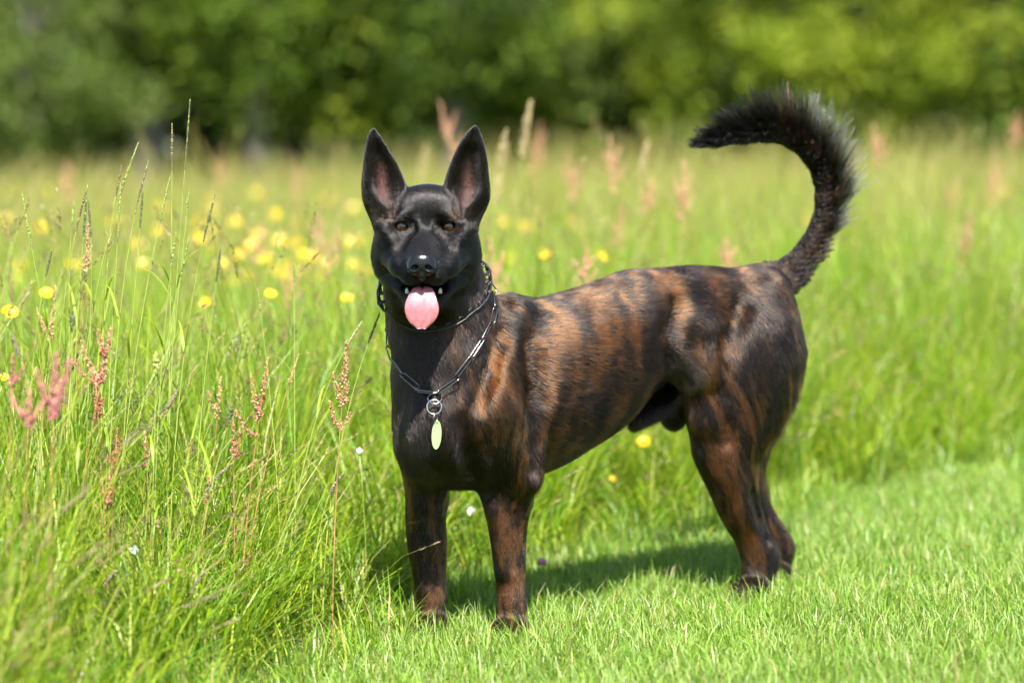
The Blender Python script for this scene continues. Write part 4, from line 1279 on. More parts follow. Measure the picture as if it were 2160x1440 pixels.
M_TOOTH = simple_mat('tooth_enamel', (0.33, 0.31, 0.25), 0.3, noise=0.1, scale=200)
def tooth(base, tipp, r):
    b, tp = np.array(base, float), np.array(tipp, float); V, F_ = [], []
    for i, (f, rr) in enumerate(((0, 1), (0.35, 0.95), (0.65, 0.72), (0.88, 0.4), (1, 0.12))):
        for j in range(8):
            a = j * math.pi / 4
            V.append(hp(*(b + (tp - b) * f + np.array([math.cos(a), math.sin(a), 0]) * r * rr)))
    for i in range(4):
        for j in range(8):
            F_.append((i * 8 + j, i * 8 + (j + 1) % 8, i * 8 + 8 + (j + 1) % 8, i * 8 + 8 + j))
    F_.append(tuple(range(32, 40)))
    mesh_obj('tooth', np.array(V) - DOG_BASE, F_, M_TOOTH, dog, True)
tooth((-35, -80, -137), (-36, -83, -125), 4.4)
tooth((33, -80, -137), (34, -83, -125), 4.4)

# whiskers
wp, wc, wr = [], [], []
for s in (-1, 1):
    for r_ in range(9):
        b = np.array([s * (30 + 4 * (r_ % 3)), -88 + 9 * (r_ // 3), -84 - 7 * (r_ % 3)])
        d = np.array([s * 1.0, 0.1 + 0.35 * rng.random(), -0.35 + 0.4 * rng.random()]); L_ = 38 + 30 * rng.random()
        wp.append([hp(*(b + d * L_ * f + np.array([0, 0, -10 * f * f]))) for f in (0, 0.25, 0.5, 0.75, 1)])
        wc.append([(0.012, 0.012, 0.012)] * 5); wr.append(0.00022)
wh = hair_object('whiskers', np.array(wp), np.array(wc), np.array(wr), M_FUR, dog, DOG_BASE)
wh['kind'] = 'stuff'

M_CLAW = simple_mat('claw_horn', (0.02, 0.017, 0.015), 0.35)
for c_, yaw in PAWS:
    d = np.array([math.sin(yaw), -math.cos(yaw), 0]); e = np.array([d[1], -d[0], 0]) * -1
    c0 = np.array([c_[0], c_[1], float(ground_z(c_[0], c_[1]))])
    for o, f in ((-0.027, 0.044), (-0.010, 0.062), (0.010, 0.062), (0.027, 0.044)):
        b = c0 + e * o + d * f * 0.97 + UPV * 0.016; V = []
        for i, (ff, rr) in enumerate(((0, .0042), (.5, .0032), (1, .0008))):
            m = b + d * 0.013 * ff - UPV * 0.009 * ff * ff
            for j in range(6):
                a = j * math.pi / 3
                V.append(m + e * math.cos(a) * rr + UPV * math.sin(a) * rr)
        F_ = [(i * 6 + j, i * 6 + (j + 1) % 6, i * 6 + 6 + (j + 1) % 6, i * 6 + 6 + j) for i in range(2) for j in range(6)]
        mesh_obj('claw', np.array(V) - DOG_BASE, F_, M_CLAW, dog, True)

# ================================================================== chain, collar and tag
def trace(o, d, off, tmax=1.5):
    d = d / np.linalg.norm(d); t_ = 0.0
    for _ in range(90):
        f = float(field((o + d * t_)[None])[0]) - off
        if f < 0.0004: break
        t_ += max(f * 0.7, 0.0004)
        if t_ > tmax: break
    return o + d * t_


def surf(px, py, off):
    c = np.array([0, 0, CAMH]); d = P(px, py, 4.0) - c
    d /= np.linalg.norm(d)
    return trace(c + d * 3.9, d, off)


def torus_link(c, ax_l, ax_n, length, width, wire, seg=28, ring=8):
    """Stadium-shaped wire link: long axis ax_l, flat normal ax_n."""
    ax_l = ax_l / np.linalg.norm(ax_l); ax_n = ax_n - (ax_n @ ax_l) * ax_l; ax_n /= np.linalg.norm(ax_n); ax_w = np.cross(ax_n, ax_l)
    r = width / 2; hl = max(length / 2 - r, 0); V, F_ = [], []
    for i in range(seg):
        a = 2 * math.pi * i / seg
        p = np.array([math.cos(a) * r + (hl if math.cos(a) > 0 else -hl), math.sin(a) * r]); nr = np.array([math.cos(a), math.sin(a)])
        ctr = c + ax_l * p[0] + ax_w * p[1]; out = ax_l * nr[0] + ax_w * nr[1]
        for j in range(ring):
            b = 2 * math.pi * j / ring
            V.append(ctr + (out * math.cos(b) + ax_n * math.sin(b)) * wire)
    for i in range(seg):
        for j in range(ring):
            F_.append((i * ring + j, ((i + 1) % seg) * ring + j, ((i + 1) % seg) * ring + (j + 1) % ring, i * ring + (j + 1) % ring))
    return V, F_


def girth(cen, sx, sy, off, n=240):
    """Loop round the neck, at distance off from the body, in a plane through cen that rises by sx to the right and sy to the back."""
    e1_ = np.array([1, 0, sx]); e1_ /= np.linalg.norm(e1_); e2_ = np.array([0, 1, sy]); e2_ -= (e2_ @ e1_) * e1_; e2_ /= np.linalg.norm(e2_)
    ths = 2 * math.pi * np.arange(n) / n - math.pi / 2          # starts at the front of the neck
    d = np.cos(ths)[:, None] * e1_ + np.sin(ths)[:, None] * e2_
    t_ = np.full(n, 0.03)
    for _ in range(120):                                        # march outwards from inside the neck
        f_ = field(cen + d * t_[:, None]) - off
        t_ = np.where(f_ < 0, t_ + np.maximum(-f_ * 0.6, 0.0008), t_)
        t_ = np.minimum(t_, 0.17)
    pts = cen + d * t_[:, None]
    for _ in range(6):
        pts = (np.roll(pts, 1, 0) + pts * 2 + np.roll(pts, -1, 0)) / 4
    return pts


def along(pts, step):
    """Resample a closed loop at equal steps: centres and directions."""
    q = np.concatenate([pts, pts[:1]]); s_ = np.concatenate([[0], np.cumsum(np.linalg.norm(np.diff(q, axis=0), axis=1))])
    m = int(round(s_[-1] / step)); u = np.arange(m) * s_[-1] / m
    C = np.stack([np.interp(u, s_, q[:, i]) for i in range(3)], 1); D = np.roll(C, -1, 0) - np.roll(C, 1, 0)
    return C, D / np.linalg.norm(D, axis=1, keepdims=True), s_[-1] / m


M_STEEL = simple_mat('dark_steel', (0.16, 0.16, 0.165), 0.25, 1.0, noise=0.25, scale=300)
M_BRIGHT = simple_mat('bright_steel', (0.45, 0.45, 0.46), 0.22, 1.0, noise=0.15, scale=300)
M_BLACK = simple_mat('black_steel', (0.010, 0.010, 0.011), 0.38, 0.3, noise=0.3, scale=300)
FUR = 0.0085
front = np.array([surf(px, py, FUR) for px, py in [(838, 772), (846, 784), (858, 797), (872, 809), (886, 819), (900, 828), (914, 834), (926, 829), (938, 819), (950, 808), (962, 795), (974, 780), (986, 763),
                                                 (998, 746), (1010, 728), (1022, 709), (1033, 690), (1041, 670)]])
for _ in range(2): front[1:-1] = (front[:-2] + front[1:-1] * 2 + front[2:]) / 4
rc = surf(914, 834, FUR)
nape = P(968, 590, 4.655)
cen = (front[0] + front[-1]) * 0.27 + nape * 0.46
nn_ = np.cross(front[-1] - front[0], nape - front[0]); nn_ /= np.linalg.norm(nn_)
sx_, sy_ = -nn_[0] / nn_[2], -nn_[1] / nn_[2]
back = girth(cen, sx_, sy_, 0.003)
an = np.arctan2(back[:, 1] - cen[1], back[:, 0] - cen[0]); a0 = math.atan2(front[-1][1] - cen[1], front[-1][0] - cen[0]); a1 = math.atan2(front[0][1] - cen[1], front[0][0] - cen[0])
rel = (an - a0) % (2 * math.pi); lim = (a1 - a0) % (2 * math.pi)
k_ = (rel > 0.25) & (rel < lim - 0.25)
back = back[k_][np.argsort(rel[k_])]
loop = np.concatenate([front, back])
C, D, st_ = along(loop, 0.043)
chain = empty('chain_collar', tuple(rc)); off = rc
tag(chain, 'dark steel long-link chain hanging round the dog\'s lower neck', 'chain')
near = int(np.linalg.norm(C - rc, axis=1).argmin())
for i in range(len(C)):
    rad = C[i] - cen; rad -= (rad @ D[i]) * D[i]; rad /= np.linalg.norm(rad); up_ = np.cross(D[i], rad)
    flat = (i - near) % 2 == 0
    v, f = torus_link(C[i] + rad * (0.0 if flat else 0.001), D[i], (rad if flat else up_) * 1.0 + (up_ if flat else rad) * 0.35, st_ + 0.0052, 0.0125, 0.00135)
    mesh_obj('link', np.array(v) - off, f, M_STEEL, chain, True)
# rings at the front
fr = np.array([0, -1.0, 0.05])
r1c = surf(917, 840, 0.010)
v, f = torus_link(r1c, np.array([1.0, 0, 0]), np.array([0.1, -0.7, 0.7]), 0.025, 0.025, 0.0016); mesh_obj('ring', np.array(v) - off, f, M_STEEL, chain, True)
r2c = surf(916, 858, 0.0125)
v, f = torus_link(r2c, np.array([1.0, 0, 0]), fr, 0.0262, 0.0262, 0.0016, 36); mesh_obj('ring', np.array(v) - off, f, M_BRIGHT, chain, True)['label'] = 'bright round ring joining chain and tag'
# tag: split ring and oval plate
tc_ = surf(921, 917, 0.0125); tc_[1] = min(tc_[1], r2c[1] - 0.001)
dogtag = empty('dog_tag', tuple(tc_))
tag(dogtag, 'pale green oval name tag hanging from the chain ring on the dog\'s chest', 'tag')
v, f = torus_link(P(919, 881, tc_[1] - 0.001), np.array([0, 0, 1.0]), np.array([0.85, -0.5, 0]), 0.0145, 0.0125, 0.0007, 24, 6); mesh_obj('split_ring', np.array(v) - tc_, f, M_BRIGHT, dogtag, True)
tb = bmesh.new(); nseg = 48; front, back = [], []
tw_, th_, tk = 0.0092, 0.0262, 0.0009
ex_, ez_ = np.array([0.96, -0.28, 0.04]), np.array([0.045, -0.05, 1.0]); ex_ /= np.linalg.norm(ex_); ez_ /= np.linalg.norm(ez_); ey_ = np.cross(ez_, ex_)
hole = [(math.cos(2 * math.pi * k / nseg) * 0.0016, 0.0215 + math.sin(2 * math.pi * k / nseg) * 0.0016) for k in range(nseg)]
outl = [(math.cos(2 * math.pi * k / nseg) * tw_, math.sin(2 * math.pi * k / nseg) * th_) for k in range(nseg)]
def tv(xy, sd): return tb.verts.new(Vector(ex_ * xy[0] + ez_ * xy[1] + ey_ * sd * tk))
of, ob, hf, hb_ = [[tv(q, sgn) for q in ring] for ring, sgn in ((outl, 1), (outl, -1), (hole, 1), (hole, -1))]
for k in range(nseg):
    j = (k + 1) % nseg
    tb.faces.new((of[k], of[j], hf[j], hf[k])); tb.faces.new((ob[j], ob[k], hb_[k], hb_[j])); tb.faces.new((of[j], of[k], ob[k], ob[j])); tb.faces.new((hf[k], hf[j], hb_[j], hb_[k]))
bmesh.ops.recalc_face_normals(tb, faces=tb.faces)
tm = bpy.data.meshes.new('plate'); tb.to_mesh(tm); tb.free()
t = NT('tag_enamel'); t.b.inputs['Roughness'].default_value = 0.35
tcx = t.n('ShaderNodeTexCoord'); wv = t.n('ShaderNodeTexWave'); wv.inputs['Scale'].default_value = 260; wv.inputs['Distortion'].default_value = 8; wv.inputs['Detail'].default_value = 3
t.l(tcx.outputs['Object'], wv.inputs['Vector'])
t.l(t.ramp(wv.outputs['Fac'], [(0.0, (0.19, 0.28, 0.13)), (0.5, (0.22, 0.33, 0.14))]), t.b.inputs['Base Color'])
tm.materials.append(t.m)
link(bpy.data.objects.new('plate', tm), dogtag)

# upper collar of black pronged links, close under the jaw
cen2 = P(906, 606, 4.575)
loop2 = girth(cen2, 0.15, 0.75, -0.004)
out_ = loop2 - cen2; out_ /= np.linalg.norm(out_, axis=1, keepdims=True); loop2 = loop2 + out_ * (0.012 * sstep(0.70, 0.93, np.abs(out_[:, 0])))[:, None]
cc_ = loop2[0]
C, D, st_ = along(loop2, 0.026)
collar = empty('prong_collar', tuple(cc_))
tag(collar, 'black pronged link collar close under the dog\'s jaw', 'collar')
for i in range(len(C)):
    rad = C[i] - cen2; rad -= (rad @ D[i]) * D[i]; rad /= np.linalg.norm(rad); up_ = np.cross(D[i], rad)
    v, f = torus_link(C[i], D[i], up_ + rad * 0.15, st_ + 0.007, 0.013, 0.0019)
    l_ = mesh_obj('link', np.array(v) - cc_, f, M_BLACK, collar, True)
    v, f = torus_link(C[i] + rad * 0.003, up_, rad, 0.018, 0.011, 0.0016)
    mesh_obj('cross_bar', np.array(v) - cc_, f, M_BLACK, collar, True)

# ================================================================== single plants of the meadow
def stem_curve(base, tip, bow, K=9):
    s_ = np.linspace(0, 1, K)[:, None]
    return base + (tip - base) * np.concatenate([s_ ** 1.25, s_ ** 1.25, s_], 1) + np.array([bow[0], bow[1], 0]) * np.sin(np.pi * s_) * 0.5


def plant_root(name, label, cat, group, x, y):
    r = empty(name, (x, y, float(ground_z(x, y)))); tag(r, label, cat, group)
    return r, np.array([x, y, float(ground_z(x, y))])


M_STEM = simple_mat('green_stem', (0.17, 0.22, 0.035), 0.5, noise=0.25, scale=40)
M_RSTEM = simple_mat('reddish_stem', (0.24, 0.13, 0.05), 0.5, noise=0.3, scale=40)
M_SEED = leaf_mat('seed_husk', trans=0.3, rough=0.6, rnd=0.0, tcol=(1.1, 1.0, 0.8))
M_PETAL = leaf_mat('petal', trans=0.35, rough=0.35, rnd=0.05, tcol=(1.1, 1.0, 0.8))


def scales(pts, dirs, size, cols):
    """Small cupped seed scales: four-sided bodies at pts."""
    n = len(pts); d = dirs / (np.linalg.norm(dirs, axis=1, keepdims=True) + 1e-9)
    a = np.cross(d, rng.normal(0, 1, (n, 3))); a /= np.linalg.norm(a, axis=1, keepdims=True) + 1e-9; b = np.cross(d, a)
    s_ = size[:, None]
    V = np.stack([pts - d * s_ * 0.6, pts + a * s_ * 0.5, pts + b * s_ * 0.45, pts - a * s_ * 0.5, pts - b * s_ * 0.45, pts + d * s_ * 0.6], 1).reshape(-1, 3)
    o = np.arange(n)[:, None, None] * 6
    T = np.array([[0, 2, 1], [0, 3, 2], [0, 4, 3], [0, 1, 4], [5, 1, 2], [5, 2, 3], [5, 3, 4], [5, 4, 1]])[None]
    return V, (o + T).reshape(-1, 3), np.repeat(cols[:, None], 6, 1).reshape(-1, 3)


def part_mesh(name, V, Q, c, mat, parent, org, kind=None):
    o = link(bpy.data.objects.new(name, col_mesh(name, V - org, Q, c, mat, smooth=False)), parent)
    if kind: o['kind'] = kind
    return o


RED = np.array([[0.36, 0.10, 0.075], [0.45, 0.19, 0.13], [0.30, 0.065, 0.065], [0.50, 0.29, 0.19]])
PALE = np.array([[0.52, 0.30, 0.17], [0.50, 0.24, 0.15], [0.55, 0.38, 0.22]])
PINK = np.array([[0.46, 0.17, 0.16], [0.52, 0.24, 0.21], [0.38, 0.11, 0.12]])


def sorrel(label, tip_px, tip_py, Y, length, spikes, pal, lean=(0, 0), size=0.0046, group='sorrel in the meadow', dens=1.0, h=None):
    """Sorrel: a thin stem that ends in branching spikes of small red fruits."""
    tip = P(tip_px, tip_py, Y)
    bx, by = tip[0] - lean[0], tip[1] - lean[1]
    r, org = plant_root('sorrel', label, 'sorrel', group, bx, by)
    C = stem_curve(org, tip, (lean[0] * -0.3, 0), 12)
    v, f = tube(C - org, [0.0016 - 0.0009 * i / 11 for i in range(12)], 5)
    stm = mesh_obj('stem', v, f, M_RSTEM, r, True)
    lnC = np.linalg.norm(tip - org)
    for k, (f0, ln_, dx) in enumerate(spikes):        # start along the head (0 tip .. 1 its lower end), length, sideways reach
        if k == 0:
            a = np.linspace(1 - length / lnC, 1, 8); sp = np.stack([np.interp(a, np.linspace(0, 1, 12), C[:, i]) for i in range(3)], 1)
        else:
            u = 1 - length * f0 / lnC; b0 = np.array([np.interp(u, np.linspace(0, 1, 12), C[:, i]) for i in range(3)])
            s_ = np.linspace(0, 1, 8)[:, None]
            sp = b0 + np.array([dx, 0.3 * abs(dx) * rng.normal(), 0]) * s_ ** 0.7 + np.array([0, 0, 1.0]) * ln_ * s_ ** 1.3
        br_ = stm
        if k: v, f = tube(sp - org, [0.0007] * 8, 4); br_ = mesh_obj('branch', v, f, M_RSTEM, r, True)
        m = int((length if k == 0 else ln_) * 900 * dens); u = rng.random(m)
        # fruits sit in whorls
        u = (np.floor(u * 14) + 0.5 + rng.normal(0, 0.22, m)) / 14; u = np.clip(u, 0, 1)
        pc = np.stack([np.interp(u, np.linspace(0, 1, 8), sp[:, i]) for i in range(3)], 1)
        ph = rng.random(m) * 6.283; rr = size * (0.45 + 0.9 * rng.random(m)) * (1.15 - 0.75 * u)
        o_ = np.stack([np.cos(ph), np.sin(ph), rng.normal(0, 0.3, m)], 1)
        cols = pal[rng.integers(0, len(pal), m)] * (0.7 + 0.6 * rng.random((m, 1)))
        V, Q, c = scales(pc + o_ * rr[:, None], o_ + np.array([0, 0, -0.4]), size * (0.6 + 0.5 * rng.random(m)) * (1.1 - 0.45 * u), cols)
        part_mesh('fruit_spike', V, Q, c, M_SEED, br_, org, 'stuff')
    return r


NEAR = 'sorrel stalks left of the dog'
sorrel('large blurred pink sorrel head near the left edge, in front of the others', 118, 742, 3.72, 0.105, [(0, 0, 0), (0.75, 0.07, 0.025), (0.8, 0.06, -0.025), (0.95, 0.05, 0.01)], PINK, (0.02, 0), 0.0058, NEAR, 1.7)
sorrel('blurred pink sorrel head low at the left edge', 62, 818, 3.70, 0.06, [(0, 0, 0), (0.8, 0.04, -0.03), (0.9, 0.03, 0.02)], PINK, (0.02, 0), 0.0055, NEAR, 1.5)
sorrel('coral sorrel with its tip arching over to the right, near the left edge', 236, 688, 4.25, 0.10, [(0, 0, 0), (0.55, 0.05, -0.01), (0.95, 0.07, -0.035), (1.0, 0.05, -0.05)], RED[[1, 3, 0]], (0.085, 0.0), 0.0050, NEAR, 1.6)
sorrel('short deep red sorrel spike in the grass right of the pink head', 200, 782, 4.35, 0.085, [(0, 0, 0), (0.9, 0.03, 0.008)], RED[[0, 2]], (-0.02, 0), 0.0052, NEAR, 1.4)
sorrel('thin red sorrel low in the grass below the deep red spike', 247, 902, 4.3, 0.08, [(0, 0, 0), (0.6, 0.03, 0.012), (1.0, 0.03, -0.012)], RED[[0, 2]], (0.02, 0), 0.0046, NEAR)
sorrel('small red sorrel spike standing alone left of the tall twin sorrel', 306, 908, 4.35, 0.065, [(0, 0, 0)], RED, (-0.01, 0), 0.0048, NEAR)
sorrel('faint pale sorrel behind the grass between two red sorrels', 466, 792, 4.75, 0.085, [(0, 0, 0), (0.8, 0.04, -0.02)], PALE, (0.03, 0), 0.0046, NEAR)
sorrel('tall twin-spiked sorrel, its second tip arching right', 566, 752, 4.40, 0.115, [(0, 0, 0), (0.9, 0.075, -0.015), (1.25, 0.05, -0.035)], RED[[1, 0, 3]], (0.055, 0), 0.0050, NEAR, 1.2)
sorrel('thin yellowish sorrel tip arching over the twin-spiked sorrel', 630, 746, 4.42, 0.06, [(0, 0, 0)], PALE, (0.11, 0), 0.0030, NEAR)
sorrel('pair of short sorrel spikes at the foot of the tall twin-spiked one', 492, 884, 4.38, 0.06, [(0, 0, 0), (1.2, 0.055, 0.012)], RED[[0, 1]], (0.0, 0), 0.0046, NEAR)
sorrel('branching pink-red sorrel closest to the dog\'s chest', 732, 716, 4.45, 0.09, [(0, 0, 0), (1.25, 0.055, -0.016), (1.35, 0.045, 0.012), (1.75, 0.045, -0.02), (1.8, 0.03, 0.018)], RED[[1, 3, 0]], (0.03, 0), 0.0052, NEAR, 1.2)
sorrel('low coral sorrel deep in the grass below the lone small spike', 232, 992, 4.2, 0.06, [(0, 0, 0), (0.9, 0.04, -0.015)], RED[[1, 0]], (0.01, 0), 0.0045, NEAR)
sorrel('pale pink sorrel above the coral one, leaning left', 118, 602, 4.5, 0.10, [(0, 0, 0), (0.9, 0.05, -0.025)], PALE, (0.05, 0), 0.0042, NEAR)
sorrel('thin pink sorrel beside the tall grass stalks near the left edge', 190, 442, 4.7, 0.12, [(0, 0, 0), (0.9, 0.04, 0.012)], PALE[[1, 0]], (0.05, 0), 0.0042, NEAR)
sorrel('slim red sorrel in the grass left of the dog\'s chest', 440, 1002, 4.35, 0.05, [(0, 0, 0)], RED[[0, 1]], (0.02, 0), 0.0042, NEAR)
sorrel('red sorrel sprig at the very left edge above the pink heads', 28, 745, 4.0, 0.06, [(0, 0, 0), (0.8, 0.03, 0.02)], PINK, (0.02, 0), 0.0050, NEAR, 1.3)
BK = [(1196, 318, 7.6, .12, 'pink sorrel behind the dog\'s back, nearest its ear'), (1285, 282, 7.2, .13, 'leaning pink sorrel above the middle of the dog\'s back'), (1442, 335, 6.8, .13, 'coral sorrel right of the leaning pink one, left of the tail'),
      (1375, 372, 7.4, .09, 'low coral sorrel left of the tail, beside the taller one'), (1528, 500, 6.6, .08, 'small dark pink sorrel below the tail tip'), (1238, 520, 5.9, .08, 'arching pink sorrel just above the dog\'s back'),
      (1032, 500, 6.0, .13, 'red sorrel touching the right side of the dog\'s neck'), (925, 210, 8.0, .16, 'tall brownish-red sorrel between the dog\'s ears'), (668, 440, 7.5, .12, 'blurred pink sorrel left of the dog\'s ear'),
      (552, 462, 7.0, .10, 'blurred pink sorrel farther left of the dog\'s ear'), (712, 478, 6.8, .10, 'blurred salmon sorrel beside the dog\'s cheek'), (610, 560, 6.2, .08, 'faint pink sorrel amid the yellow flowers left of the dog'),
      (1842, 262, 8.0, .10, 'coral sorrel at the right of the tail plume'), (2098, 322, 8.5, .14, 'pink sorrel near the right edge'), (2046, 440, 7.5, .13, 'dark red sorrel below the pink one near the right edge'),
      (2148, 232, 8.8, .10, 'tall faint sorrel at the right edge'), (2010, 370, 9.0, .09, 'faint brown sorrel left of the dark red one at right'), (140, 335, 9.5, .14, 'faint brown sorrel far off at upper left'),
      (462, 318, 11, .15, 'faint pink sorrel far off above the yellow flowers'), (625, 345, 10.5, .13, 'faint pink sorrel far off, left of the dog\'s ear'), (1140, 258, 9.5, .15, 'faint brown sorrel behind the straw grass head'), (1310, 440, 7.8, .10, 'faint pink sorrel over the dog\'s loin')]
for px, py, Y, ln_, lab in BK:
    sorrel(lab, px, py, Y, ln_, [(0, 0, 0), (0.7, ln_ * 0.45, 0.022), (0.85, ln_ * 0.5, -0.028), (1.1, ln_ * 0.4, 0.03), (1.3, ln_ * 0.35, -0.02)], PALE[[1, 0]] if 'faint' in lab else np.concatenate([RED[[1, 3]], PALE]), (0.06 * rng.normal(), 0.03 * rng.normal()), 0.0066, 'sorrel behind the dog', 1.1)


# ---- single grass stalks that stand out
def stalk(label, px, py, Y, head, col, lean=(0.03, 0), fat=0.0032, nod=0.0, group='tall grass stalks left of the dog', per=90, stemcol=None):
    tip = P(px, py, Y)
    r, org = plant_root('grass_stalk', label, 'grass stalk', group, tip[0] - lean[0], tip[1] - lean[1])
    C = stem_curve(org, tip, (lean[0] * -0.4, 0), 14)
    if nod: s_ = np.linspace(0, 1, 14); C = C + np.outer(s_ ** 7, [nod, 0, -abs(nod) * 0.35])
    v, f = tube(C - org, [0.0019 - 0.0012 * i / 13 for i in range(14)], 5); mesh_obj('stem', v, f, M_STEM, r, True)
    lnC = np.linalg.norm(C[-1] - org)
    u = np.sort(rng.random(per)); a = 1 - head / lnC * (1 - u)
    pc = np.stack([np.interp(a, np.linspace(0, 1, 14), C[:, i]) for i in range(3)], 1)
    tg = C[-1] - C[-3]; tg /= np.linalg.norm(tg)
    ph = np.arange(per) * 2.4; rad = np.stack([np.cos(ph), np.sin(ph), 0 * ph], 1)
    w_ = fat * np.sin(np.pi * np.clip(u * 0.9 + 0.08, 0, 1)) ** 0.6
    cols = np.array(col) * (0.65 + 0.7 * rng.random((per, 1)))
    V, Q, c = scales(pc + rad * (w_ * (0.2 + 0.9 * rng.random(per)))[:, None], tg + rad * 0.35, 0.0022 + np.minimum(w_, 0.004) * 0.9, cols)
    part_mesh('seed_head', V, Q, c, M_SEED, r, org, 'stuff')
    # one or two flag leaves
    for k in range(2):
        f0 = 0.35 + 0.3 * k + 0.1 * rng.random(); b = np.array([np.interp(f0, np.linspace(0, 1, 14), C[:, i]) for i in range(3)])
        az = rng.random() * 6.283; h = np.array([math.cos(az), math.sin(az), 0]); s_ = np.linspace(0, 1, 6)[:, None]; L_ = 0.10 + 0.08 * rng.random()
        Cc = b + h * L_ * 0.55 * s_ ** 1.2 + np.array([0, 0, 1]) * L_ * (0.9 * s_ - 0.45 * s_ ** 2.5)
        v, q, c = ribbons(Cc[None], np.array([[-h[1], h[0], 0]]), np.array([[0.003, 0.0048, 0.0045, 0.0035, 0.002, 0.0003]]), np.tile(np.array(MEAD[k]), (1, 6, 1)))
        part_mesh('leaf', v, q, c, M_GRASS, r, org)
    return r


GR, DK, ST, BR = (0.20, 0.26, 0.06), (0.09, 0.11, 0.04), (0.42, 0.34, 0.17), (0.16, 0.12, 0.06)
for px, py, Y, hd, c_, le, lab in [
    (405, 208, 4.55, .13, DK, .03, 'tallest grass stalk, dark seed head against the trees'), (369, 258, 4.6, .09, BR, .01, 'brown-headed stalk just left of the tallest one'), (263, 290, 4.5, .12, GR, .06, 'tall green stalk bending right at its tip'),
    (284, 329, 4.5, .10, BR, .03, 'thin brown stalk right of the bending green one'), (228, 339, 4.6, .06, BR, .01, 'short-headed stalk left of the bending green one'), (353, 369, 4.5, .10, GR, .05, 'green stalk leaning right between the brown stalks'),
    (310, 400, 4.5, .07, DK, .03, 'dark-tipped stalk in the middle of the left clump'), (258, 387, 4.55, .10, GR, .02, 'pale green stalk in the middle of the left clump'), (181, 417, 4.5, .07, DK, .02, 'dark-tipped stalk left of the pink sorrel'),
    (211, 412, 4.4, .07, DK, .02, 'dark-tipped stalk right of the thin pink sorrel'), (157, 378, 4.5, .09, BR, .03, 'thin wavy stalk near the left edge'), (129, 413, 4.6, .06, GR, -.01, 'green stalk beside the thin wavy one'),
    (34, 402, 4.4, .12, GR, -.05, 'green stalk leaning left at the left edge'), (437, 404, 4.5, .09, DK, .04, 'slender dark stalk at the right of the clump'), (403, 398, 4.7, .05, GR, .03, 'pale stalk behind the right of the clump'),
    (362, 488, 4.4, .07, GR, .02, 'shorter green stalk low in the clump'), (400, 497, 4.4, .08, GR, .05, 'shorter green stalk leaning right low in the clump'), (465, 525, 4.5, .06, DK, .03, 'dark slender stalk right of the low green ones'),
    (620, 552, 4.7, .05, GR, .0, 'bare upright stalk between the clump and the dog'), (86, 520, 4.4, .05, DK, .02, 'short dark stalk near the left edge'), (12, 495, 3.9, .07, GR, .02, 'blurred green ear cut by the left edge'),
    (545, 610, 4.6, .05, GR, -.02, 'thin stalk amid the yellow flowers'), (790, 655, 4.6, .06, BR, .05, 'brownish stalk leaning toward the dog\'s neck'), (335, 740, 4.25, .04, (.3, .34, .08), .01, 'short fat yellow-green ear low in the clump'),
    (156, 655, 4.25, .035, DK, .01, 'short dark ear above the coral sorrel'), (495, 850, 4.3, .04, DK, .04, 'small dark ear beside the pale sorrel'), (735, 668, 4.6, .05, (.3, .3, .16), .06, 'pale drooping stalk left of the dog\'s neck')]:
    stalk(lab, px, py, Y, hd, c_, (le * 2.0, 0.02 * rng.normal()), 0.0017 if hd > 0.045 else 0.0040, 0.025 if 'bending' in lab or 'droop' in lab or 'wavy' in lab else 0.008 * rng.normal())
for px, py, Y, hd, le, fat, lab in [(1105, 205, 6.6, .16, .03, .011, 'tall straw-coloured plume behind the dog\'s right-hand ear'), (1052, 268, 6.5, .20, .02, .016, 'broad straw plume touching the dog\'s right-hand ear'),
                                    (1352, 290, 7.2, .12, .02, .010, 'pale straw plume above the middle of the dog\'s back'), (890, 300, 9.0, .15, .03, .012, 'faint straw plume between the dog\'s ears')]:
    stalk(lab, px, py, Y, hd, ST, (le * 1.5, 0), fat, 0.02, 'straw grass plumes behind the dog', 150)
# drooping grey-brown bents, in front of the dog's left
for px, py, Y, ln_, dr, lab in [(335, 802, 4.3, .05, .035, 'dark drooping bent arching right over the red sorrel'), (430, 955, 4.3, .07, .05, 'grey drooping bent low in the grass, arching right'), (150, 790, 4.2, .05, -.02, 'dark curved bent above the pink sorrel'),
                                (60, 690, 4.2, .05, -.03, 'dark bent curving down at the left edge'), (410, 1180, 4.15, .06, .03, 'grey-pink bent drooping near the bottom of the grass'), (120, 1150, 4.1, .07, .03, 'grey-pink bent drooping at lower left'),
                                (215, 1185, 4.15, .06, .03, 'straw bent drooping in the lower left grass'), (690, 985, 4.5, .05, .03, 'thin grey bent beside the dog\'s foreleg'), (60, 1190, 4.0, .08, .04, 'long grey bent low at the left edge')]:
    stalk(lab, px, py, Y, ln_, (0.20, 0.15, 0.12), (dr, 0), 0.0028, dr, 'drooping bents left of the dog', 70)


# ---- flowers
def petal_ring(c, nrm, n, rad, wid, cup, col, K=4):
    nrm = nrm / np.linalg.norm(nrm); a = np.cross(nrm, [0.3, 0.2, 1.0]); a /= np.linalg.norm(a); b = np.cross(nrm, a); out = []
    for k in range(n):
        th = 2 * math.pi * k / n + 0.2; d = a * math.cos(th) + b * math.sin(th); sdv = -a * math.sin(th) + b * math.cos(th)
        s_ = np.linspace(0.08, 1, K)[:, None]
        C = c + d * rad * s_ + nrm * cup * rad * s_ ** 2
        w_ = wid * np.interp(np.linspace(0, 1, K), [0, 0.5, 0.8, 1], [0.25, 0.9, 1.0, 0.55])
        out.append((C, sdv, w_, d))
    return out


